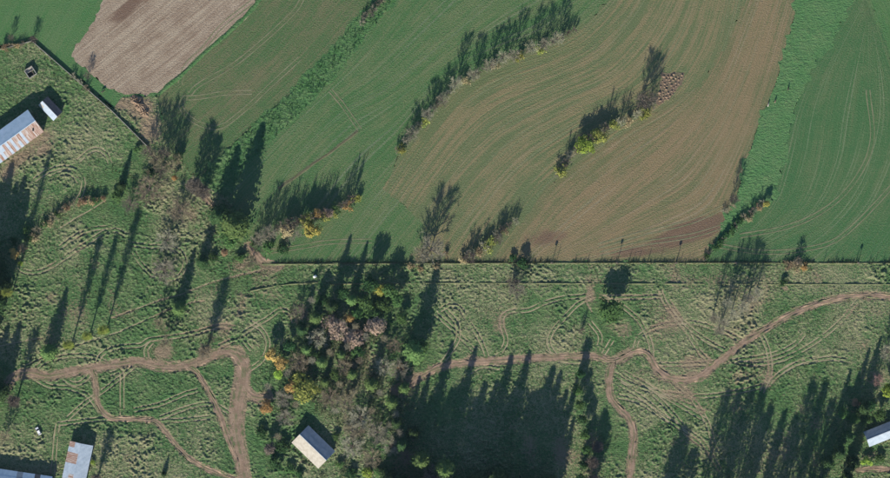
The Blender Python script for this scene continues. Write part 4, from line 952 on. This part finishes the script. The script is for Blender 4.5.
def barn(name, label, a, b, length, eave, ridge, sheet_w, mats_a, mats_b, wall='wall', over=0.5):
    """a, b: pixel ends of one gable (eave corner, eave corner); the ridge runs off to the left of a->b seen from above.
    mats_a / mats_b: sheet materials of the slope at a and at b, cycled along the length"""
    A = np.array(P(*a)); B = np.array(P(*b)); w = np.linalg.norm(B - A); ux = (B - A) / w
    t = thing(name, label, 'barn', (*A, 0), math.atan2(ux[1], ux[0]))   # local x along the gable, local y along the ridge
    hw = w / 2; x0, x1 = over, w - over; y0, y1 = over, length - over; th = 0.25; rise = ridge - eave
    def zr(x): return eave + rise * (1 - abs(x - hw) / hw) - .12
    for yy, dy in ((y0, th), (y1 - th, th)):       # gable walls
        pr = [(x0, 0), (x1, 0), (x1, zr(x1)), (hw, zr(hw)), (x0, zr(x0))]
        V = [(px, yy, pz) for px, pz in pr] + [(px, yy + dy, pz) for px, pz in pr]; n = 5
        F = [np.array([[i, (i + 1) % n, n + (i + 1) % n, n + i] for i in range(n)]), np.array([[4,3,2,1,0],[5,6,7,8,9]])]
        solid('gable_wall', V, F, M[wall], t)
    for xx in (x0, x1 - th):
        o = box('side_wall', th, length - 2 * over - 2 * th - .01, zr(x0) - .06, M[wall], t, (xx + th / 2, length / 2, 0))
        nw = max(2, int(length / 6))
        for k in range(nw):
            f = box('window', .12, 1.3, .9, M['planks'], t, (xx + (-.03 if xx == x0 else th + .03), over + 1.5 + (length - 3 - 2 * over) * (k + .5) / nw, max(.7, zr(x0) - 1.6)))
            pnl = box('pane', .03, 1.06, .66, M['dark'], f, ((-.07 if xx == x0 else .07), 0, .12))
    dr = box('door', 2.8, .14, min(2.6, eave - .3), M['planks'], t, (hw, y0 - .06, 0)); box('handle', .06, .06, .3, M['dark'], dr, (.9, -.1, 1.0))
    n = max(1, int(round(length / sheet_w))); sw = length / n; rr = np.random.default_rng(len(placed) + n)
    for side, mats in ((0, mats_a), (1, mats_b)):
        for k in range(n):
            for half in (0, 1):
                nb = max(2, int(sw / .5)); ys = np.linspace(k * sw - .03, (k + 1) * sw + .03, nb * 4 + 1)
                bumpz = .055 * (np.abs((np.arange(len(ys)) % 4) - 2) < 1) + (0.012 if k % 2 else 0)
                f0, f1 = (0.0, .52) if half == 0 else (.5, 1.0)
                lift = .03 if half else 0.0
                V = []
                for f in (f0, f1):
                    xx = hw * f if side == 0 else w - hw * f
                    z = eave + rise * f + lift + .0
                    for yv, bz in zip(ys, bumpz): V.append((xx, yv, z + bz))
                m = len(ys); V = np.array(V); V2 = V.copy(); V2[:, 2] -= .05; V = np.vstack([V, V2]); i = np.arange(m - 1)
                top = np.stack([i, i + 1, m + i + 1, m + i], 1); bot = top[:, ::-1] + 2 * m
                e1 = np.stack([i, 2 * m + i, 2 * m + i + 1, i + 1], 1); e2 = np.stack([m + i, m + i + 1, 3 * m + i + 1, 3 * m + i], 1)
                mk = mats[(k * 2 + half) % len(mats)] if isinstance(mats, list) else mats
                solid('roof_sheet', V, np.vstack([top, bot, e1, e2]), M[mk], t)
    rc = mats_b[0] if isinstance(mats_b, list) else mats_b
    V = [(hw - .28, -.04, ridge - .02), (hw, -.04, ridge + .14), (hw + .28, -.04, ridge - .02), (hw - .28, length + .04, ridge - .02), (hw, length + .04, ridge + .14), (hw + .28, length + .04, ridge - .02)]
    solid('ridge_cap', V, [np.array([[0,1,4,3],[1,2,5,4],[2,0,3,5]]), np.array([[0,2,1],[3,4,5]])], M[rc], t)
    return t
W, RU, RP, BL = 'roof_white', 'roof_rust', 'roof_rustpale', 'roof_blue'
# long barn on the left border: gable at its upper right end, ridge running off to the lower left
t = barn('long_barn', 'long barn on the left border, blue slope and rust-streaked white slope', (45,132), (29,110), 52, 4.4, 7.0, 1.5,
     [RU, RP, RU, RU, RP, RU, RU, RU, RU, RP, RP, RU, W, W, RU, RU, W, RP, RP, RU, W, W, RU, RP, W, W, RU, RU, RP, W, W, W, RU, RP, W, W, RU, RU, W, W, RP, W], BL, 'wall')
box('roof_vent', .7, 2.0, .5, M['dark'], t, (4.0, 3.4, 5.7), 0.9)
barn('small_shed', 'small shed with white and dark brown slopes behind the long barn', (54.0,121), (63.2,112.2), 10.8, 2.5, 3.8, 2.7, [W, W, W, W, W, W, 'roof_cream', W], 'roof_brown', 'planks', .3)
barn('cream_barn', 'barn with cream slope and slate blue slope in the central wood', (318.5,468.2), (335.4,450.8), 18.6, 2.7, 5.3, 3.1, 'roof_cream', 'roof_slate', 'wall')
barn('white_barn', 'barn with white sheet roof patched in rust near the lower left', (57.2,503), (80.5,508), 32, 2.8, 5.2, 2.7, [W, W, W, RU, RU, W, W, W, RU, RU, W, RP, W, W, W, W, RU, RU, RU, RU, W, W, RU, W], [W], 'wall')
barn('bluegrey_barn', 'long blue-grey roofed barn cut by the lower left corner', (50,499), (53.4,476), 50, 3.4, 5.4, 3.0, BL, [BL, BL, BL, BL, 'roof_brown', BL, BL, BL, BL, BL, 'roof_slate', 'roof_slate', BL, BL], 'wall')
barn('blue_barn', 'barn with pale blue-white roof cut by the right border', (905,432), (899,417), 19.6, 3.0, 4.8, 2.8, [W], 'roof_slate', 'wall')

# roofless hut in the upper left meadow
hx, hy = P(30.8, 72.4); t = thing('roofless_hut', 'small roofless square hut in the grass at the upper left', 'hut', (hx, hy, 0), radians(33))
box('wall', 4.6, .35, 1.5, M['concrete'], t, (0, -2.25, 0)); box('wall', 4.6, .35, 1.7, M['concrete'], t, (0, 2.25, 0))
box('wall', .35, 4.14, 1.6, M['concrete'], t, (-2.12, 0, 0)); box('wall', .35, 4.14, 1.6, M['concrete'], t, (2.12, 0, 0))
box('inner_wall', 3.88, .25, 1.2, M['concrete'], t, (0, .45, 0)); box('floor_slab', 3.86, 1.5, .5, M['roof_cream'], t, (0, 1.3, 0)); box('floor', 3.86, 2.3, .08, M['dark'], t, (0, -.85, 0))
box('beam', .22, 2.4, .2, M['planks'], t, (.9, -.85, 1.3))

# boundary wall of concrete panels between posts
def wall_run(name, label, pts, h):
    line = smooth_line(pts, 3.0) if len(pts) == 2 else np.vstack([smooth_line(pts[i:i + 2], 3.0)[(1 if i else 0):] for i in range(len(pts) - 1)])
    t = thing(name, label, 'wall', (*line[0], 0)); o = line[0]
    for i, q in enumerate(line):
        box('post', .34, .34, h + .15, M['concrete'], t, (*(q - o), 0), .78)
        if i:
            p = line[i - 1]; d = q - p; L = np.linalg.norm(d); a = math.atan2(d[1], d[0]); m = (p + q) / 2 - o
            pn = box('wall_panel', L - .36, .2, h, M['concrete'], t, (*m, 0), a); box('coping', L - .38, .30, .1, M['concrete'], pn, (0, 0, h + .002))
wall_run('boundary_wall', 'pale concrete panel wall running diagonally from the upper left', [(32,41),(72,76),(112,111),(148,147)], 1.05)
wall_run('boundary_wall', 'short concrete wall between the left border and the upper wall corner', [(-12,53),(31,41.5)], 1.1)

# ------------------------------------------------------------------ small things
M['wood_pole'] = mat_plain('pole_wood', (0.22, 0.17, 0.13), (0.15, 0.12, 0.1), 2.0)
M['glassy'] = mat_plain('insulator', (0.25, 0.3, 0.28), None, 1, .3, .5)
def power_pole(px, py, h, label):
    x, y = P(px, py); t = thing('power_pole', label, 'pole', (x, y, 0), 0, 'poles along the upper bank')
    V, F = tubes([((0,0,-.3),(0,0,h*.5),.16,.14),((0,0,h*.5),(0,0,h),.14,.11)], 8); link('pole', mesh_np('pole', V, F, None, True), M['wood_pole'], t)
    box('cross_arm', .16, 1.5, .16, M['wood_pole'], t, (.14, 0, h - .45))
    box('transformer', .75, .75, .8, M['planks'], t, (-.45, 0, h - .9))
    for s in (-.65, 0, .65):
        V, F = tubes([((0,0,0),(0,0,.12),.05,.09),((0,0,.12),(0,0,.24),.09,.05)], 6); o = link('insulator', mesh_np('insulator', V, F, None, True), M['glassy'], t); o.location = (.14, s, h - .29)
for i, (x, h) in enumerate([(552,5.2),(617,5.6),(676,5.2),(736,3.4),(797,5.4),(858,4.4)]):
    power_pole(x, 263, h, ORD[i] + ' wooden pole from the left along the upper bank')

cowm = {'tan': mat_plain('tan_hide', (0.13, 0.09, 0.06), (0.18, 0.13, 0.09), 1.5), 'dark': mat_plain('dark_hide', (0.03, 0.025, 0.02), (0.06, 0.045, 0.035), 1.5), 'pale': mat_plain('pale_hide', (0.36, 0.31, 0.25), (0.42, 0.38, 0.32), 1.5)}
def cow(px, py, rz, mat, label):
    V = [(0,0,1.05),(.55,0,1.08),(.95,0,1.12),(1.3,0,1.0),(1.55,0,.75),(1.75,0,.55),(-.5,0,1.08),(-.85,0,1.05),(-1.0,0,.7),(-1.02,0,.4),
         (.7,.26,.75),(.72,.25,.4),(.72,.25,.03),(.7,-.26,.75),(.72,-.25,.4),(.72,-.25,.03),(-.75,.26,.75),(-.85,.25,.42),(-.78,.25,.03),(-.75,-.26,.75),(-.85,-.25,.42),(-.78,-.25,.03),(1.5,.2,.86),(1.5,-.2,.86)]
    E = [(0,1),(1,2),(2,3),(3,4),(4,5),(0,6),(6,7),(7,8),(8,9),(2,10),(10,11),(11,12),(2,13),(13,14),(14,15),(7,16),(16,17),(17,18),(7,19),(19,20),(20,21),(4,22),(4,23)]
    R = [.40,.38,.34,.20,.17,.10,.38,.33,.03,.04,.14,.08,.07,.14,.08,.07,.16,.08,.07,.16,.08,.07,.04,.04]
    me = bpy.data.meshes.new('cow'); me.from_pydata(V, E, []); o = bpy.data.objects.new('cow', me); col.objects.link(o); me.materials.append(cowm[mat])
    sk = o.modifiers.new('skin', 'SKIN'); sk.use_smooth_shade = True
    for v, r in zip(me.skin_vertices[0].data, R): v.radius = (r, r)
    me.skin_vertices[0].data[0].use_root = True
    o.modifiers.new('sub', 'SUBSURF').levels = 1
    x, y = P(px, py); o.location = (x, y, .11); o.scale = (.8, .8, .92); o.rotation_euler = (0, 0, rz); tag(o, label, 'cow', 'grazing cattle'); return o
cow(768, 105, 1.3, 'pale', 'palest and largest-looking cow of the three in the bright grass strip')
cow(775, 101.5, 1.2, 'tan', 'brown cow beside the palest one in the bright grass strip')
cow(788, 89, 1.35, 'dark', 'dark cow standing apart in the bright grass strip')
cow(103, 91.5, .5, 'dark', 'dark cow at the lower corner of the ploughed field')

# small white car in the rough grass
M['car_white'] = mat_plain('white_paint', (0.75, 0.75, 0.74), None, 1, .35, .5); M['car_glass'] = mat_plain('car_glass', (0.02, 0.025, 0.03), None, 1, .1, .5); M['rubber'] = mat_plain('rubber', (0.02, 0.02, 0.02)); M['steel'] = mat_plain('steel', (.4, .4, .42), None, 1, .4, .5, .8)
x, y = P(38.5, 431); t = thing('car', 'small white car parked in the rough grass at the lower left', 'car', (x, y, .02), radians(118))
pr = [(-2.0,.35),(-2.0,.8),(-1.9,.95),(-1.15,1.0),(1.0,.98),(1.95,.82),(2.05,.6),(2.05,.35)]; n = len(pr)
V = [(a, -.80, c) for a, c in pr] + [(a, .80, c) for a, c in pr]; V = [(a, b_ * (1.0 if .4 < c < .9 else .93), c) for a, b_, c in V]
solid('body', V, [np.array([[i, (i + 1) % n, n + (i + 1) % n, n + i] for i in range(n)])[:, ::-1], np.array([list(range(n)), list(range(2 * n - 1, n - 1, -1))])], M['car_white'], t)
pr = [(-1.7,1.0),(-1.3,1.42),(.25,1.45),(1.05,.99)]; V = [(a, -.72 if c < 1.1 else -.58, c) for a, c in pr] + [(a, .72 if c < 1.1 else .58, c) for a, c in pr]
solid('cabin', V, [np.array([[1,2,6,5]]), np.array([[0,1,5,4],[2,3,7,6],[0,3,2,1],[4,5,6,7]])], M['car_glass'], t)
solid('roof_panel', [(-1.35,-.6,1.43),(.3,-.6,1.46),(.3,.6,1.46),(-1.35,.6,1.43),(-1.35,-.6,1.47),(.3,-.6,1.50),(.3,.6,1.50),(-1.35,.6,1.47)], np.array([[0,3,2,1],[4,5,6,7],[0,1,5,4],[1,2,6,5],[2,3,7,6],[3,0,4,7]]), M['car_white'], t)
for a in (-1.25, 1.3):
    for b_ in (-.78, .78):
        V, F = tubes([((0,-.1,0),(0,.1,0),.31,.31)], 14); w_ = link('wheel', mesh_np('wheel', V, F, None, True), M['rubber'], t); w_.location = (a, b_, .31)
        V, F = tubes([((0,-.105,0),(0,.105,0),.19,.19),((0,-.106,0),(0,-.105,0),.01,.19),((0,.105,0),(0,.106,0),.19,.01)], 12); link('rim', mesh_np('rim', V, F), M['steel'], w_)
for b_ in (-.55, .55): box('headlight', .06, .3, .14, M['steel'], t, (2.03, b_, .6))

# white wrapped round bale near the lower bank
x, y = P(315, 276.5); prof = [(0,-.62),(.55,-.62),(.82,-.58),(.92,-.45),(.95,-.2),(.94,.05),(.95,.25),(.91,.47),(.8,.59),(.5,.63),(0,.62)]; V = []; k = 24
for rr_, yy in prof:
    for i in range(k): a = i * 2 * pi / k; V.append((rr_ * cos(a) * (1 + .015 * (i % 3)), yy, max(rr_ * sin(a), -.86) + .86))
n = len(prof); F = np.array([[j * k + i, j * k + (i + 1) % k, (j + 1) * k + (i + 1) % k, (j + 1) * k + i] for j in range(n - 1) for i in range(k)])
M['wrap'] = mat_plain('bale_wrap', (.72, .72, .68), (.6, .6, .55), 2.0, .5, .3)
o = link('round_bale', mesh_np('round_bale', V, F, None, True), M['wrap']); o.location = (x, y, .06); o.rotation_euler = (0, 0, .5); tag(o, 'white wrapped round bale lying in the grass above the lower bank', 'bale')

# soil and rubble heaps
def heap_mesh(rx, ry, h, seed, n=14, rough_=.5):
    r = np.random.default_rng(seed); V = [(0, 0, h * .95)]; F3, F4 = [], []; ring = 4
    for j in range(1, ring + 1):
        f = j / ring
        for i in range(n):
            a = i * 2 * pi / n; w = 1 + rough_ * (r.random() - .5) * .7
            V.append((cos(a) * rx * f * w, sin(a) * ry * f * w, h * (1 - f) ** .8 * (1 + rough_ * (r.random() - .5)) - (.12 if j == ring else 0)))
    F3 = [[0, 1 + i, 1 + (i + 1) % n] for i in range(n)]
    F4 = [[1 + (j - 1) * n + i, 1 + j * n + i, 1 + j * n + (i + 1) % n, 1 + (j - 1) * n + (i + 1) % n] for j in range(1, ring) for i in range(n)]
    return mesh_np('heap', V, [np.array(F3), np.array(F4)])
hm = [heap_mesh(.85, .75, .62, s, 9) for s in range(4)]; r = random.Random(5); spots = []
while len(spots) < 62:
    px = r.uniform(656, 685); py = r.uniform(71, 106)
    if not inside(np.array([px]), np.array([py]), [(664,73),(684,74),(679,87),(671,98),(659,105),(658,97),(660,86)])[0]: continue
    if all((px - a) ** 2 + (py - c) ** 2 > 2.2 ** 2 for a, c in spots): spots.append((px, py))
    elif r.random() < .0015: break
for i, (px, py) in enumerate(spots):
    o = link('soil_heap', hm[i % 4], M['heap']); x, y = P(px, py); o.location = (x, y, .08); s = r.uniform(.5, 1.25); o.scale = (s, s * r.uniform(.7, 1.2), s * r.uniform(.7, 1.2)); o.rotation_euler = (0, 0, r.uniform(0, 6))
    tag(o, 'small brown soil heap in the dense cluster at the mid-field hedge end', 'soil heap', 'small soil heaps clustered in the olive field')
for px, py, rx, ry, h, rz, lab in ((139,104,3.2,4.6,1.5,.5,'orange-brown rubble heap below the ploughed field'),(145,112,2.6,3.4,1.2,.2,'lower darker rubble heap beside the clump of bare trees'),(134,99,2.0,2.2,.9,0,'smallest rubble heap touching the ploughed field')):
    o = link('rubble_heap', heap_mesh(rx, ry, h, int(px), 26, 1.1), M['heap']); x, y = P(px, py); o.location = (x, y, .02); o.rotation_euler = (0, 0, rz); tag(o, lab, 'rubble heap')

# ------------------------------------------------------------------ uncountable ground cover
def scatter(name, label, cat, pts, mat, hmin, hmax, blades_n, spread, w, zb=0.05, leafy=0.0):
    r = np.random.default_rng(len(name)); n = len(pts); p = np.repeat(pts, blades_n, 0); h = np.repeat(r.uniform(hmin, hmax, n), blades_n) * r.uniform(.6, 1.1, n * blades_n)
    a = r.uniform(0, 6.28, len(p)); q = r.uniform(0, 1, len(p)) * spread
    p0 = np.stack([p[:, 0] + np.cos(a) * q * .4, p[:, 1] + np.sin(a) * q * .4, np.full(len(p), zb - .1)], 1); p1 = np.stack([p[:, 0] + np.cos(a) * q, p[:, 1] + np.sin(a) * q, zb + h], 1)
    V, F = blades(p0, p1, w * r.uniform(.6, 1.4, len(p)), r)
    if leafy: V, F = join([(V, F), leaf_quads(p1, np.tile([0, 0, 1.0], (len(p1), 1)), leafy, r)])
    o = link(name, mesh_np(name, V, F), mat, kind='stuff'); o['label'] = label; o['category'] = cat; return o
r = np.random.default_rng(21); mp = [P(*q) for q in MEADOW]
def rnd(n, x0, x1, y0, y1): return np.stack([(r.uniform(x0, x1, n) - 445) * S, (239 - r.uniform(y0, y1, n)) * S], 1)
pts = rnd(30000, -10, 900, 40, 490); pts = pts[inside(pts[:, 0], pts[:, 1], mp)]
clear = np.full(len(pts), 1e9)
for line, w, nm in road_lines:
    for q in line[::2]: clear = np.minimum(clear, np.hypot(pts[:, 0] - q[0], pts[:, 1] - q[1]) - w * .6)
for c, s in rut_lines:
    for q in c[::2]: clear = np.minimum(clear, np.hypot(pts[:, 0] - q[0], pts[:, 1] - q[1]) - 1.7)
pts = pts[clear > 0]; dens = vnoise(pts[:, 0], pts[:, 1], 9.0, 12)
M['straw'] = mat_leaf('dry_tussock_blades', (0.10, 0.13, 0.05), (0.27, 0.235, 0.13), None, .1)
scatter('grass', 'coarse dry grass tussocks over the rough meadow', 'grass', pts[dens > .42], M['straw'], .25, .65, 7, .55, .09)
cw = rnd(5200, 255, 420, 285, 480); dn = vnoise(cw[:, 0], cw[:, 1], 7.0, 13) + .25 * vnoise(cw[:, 0], cw[:, 1], 2.0, 14); dn = dn - .55 * np.clip(((cw[:, 0] - P(338, 0)[0]) / 38) ** 2 + ((cw[:, 1] - P(0, 385)[1]) / 46) ** 2, 0, 2); keep = (dn > .42) & ((cw[:, 0] - P(315, 445)[0]) ** 2 + (cw[:, 1] - P(315, 445)[1]) ** 2 > 15 ** 2)
M['bramble'] = mat_leaf('bramble', (0.06, 0.095, 0.04), (0.18, 0.175, 0.095), (0.11, 0.12, 0.065), .15)
scatter('undergrowth', 'tangled low undergrowth on the floor of the central wood', 'undergrowth', cw[keep], M['bramble'], .4, 1.9, 6, 1.1, .05, .05, .30)
bx = r.uniform(268, 895, 2600); by = 262.3 + r.normal(size=2600) * .9; wp = np.stack([(bx - 445) * S, (239 - by) * S], 1); wp = wp[vnoise(wp[:, 0], wp[:, 1] * 0, 4.0, 15) > .38]
M['weed'] = mat_leaf('bank_weeds', (0.06, 0.075, 0.035), (0.15, 0.13, 0.07), None, .1)
scatter('weeds', 'tall dark weeds growing along the upper earth bank', 'weeds', wp, M['weed'], .2, 1.1, 5, .35, .05, .3)
tp = np.stack([(r.uniform(520, 895, 34) - 445) * S, (239 - (262 + r.normal(size=34))) * S], 1)
scatter('stalks', 'thin tall stalks rising from the upper earth bank', 'weeds', tp, M['twig_dark'], 2.0, 4.2, 8, .5, .04, .2)
wl = np.vstack([smooth_line([(32,41),(72,76)], .25), smooth_line([(72,76),(112,111)], .25), smooth_line([(112,111),(150,149)], .25), smooth_line([(-8,52),(31,41.5)], .25)]); wl = wl + r.normal(size=wl.shape) * .5; wl = wl[vnoise(wl[:, 0], wl[:, 1], 5.0, 16) > .4]
scatter('wall_weeds', 'weeds and dry grass grown up along the boundary walls', 'weeds', wl, M['weed'], .5, 1.5, 5, .5, .06, .05, .12)
gp = rnd(9000, 205, 405, -5, 196); gp = gp[inside(gp[:, 0], gp[:, 1], [P(*q) for q in GREEN_STRIP])]
M['lushblade'] = mat_leaf('lush_blades', (0.035, 0.09, 0.03), (0.07, 0.15, 0.05), None, .15)
scatter('lush_grass', 'rank green grass filling the strip between the fields', 'grass', gp, M['lushblade'], .3, .8, 5, .5, .09, .1)

# ------------------------------------------------------------------ the air between the camera and the fields
hz = NT('haze'); hz.t.nodes.remove(hz.b); pv = hz.n('ShaderNodeVolumePrincipled')
pv.inputs['Color'].default_value = (0.55, 0.75, 1.0, 1.0); pv.inputs['Density'].default_value = 0.8e-5; pv.inputs['Anisotropy'].default_value = 0.0
hz.l(pv.outputs[0], hz.out.inputs['Volume'])
o = box('haze', 8400, 8400, ALT + 30, hz.m, None, (0, 0, -1.8)); o['kind'] = 'stuff'
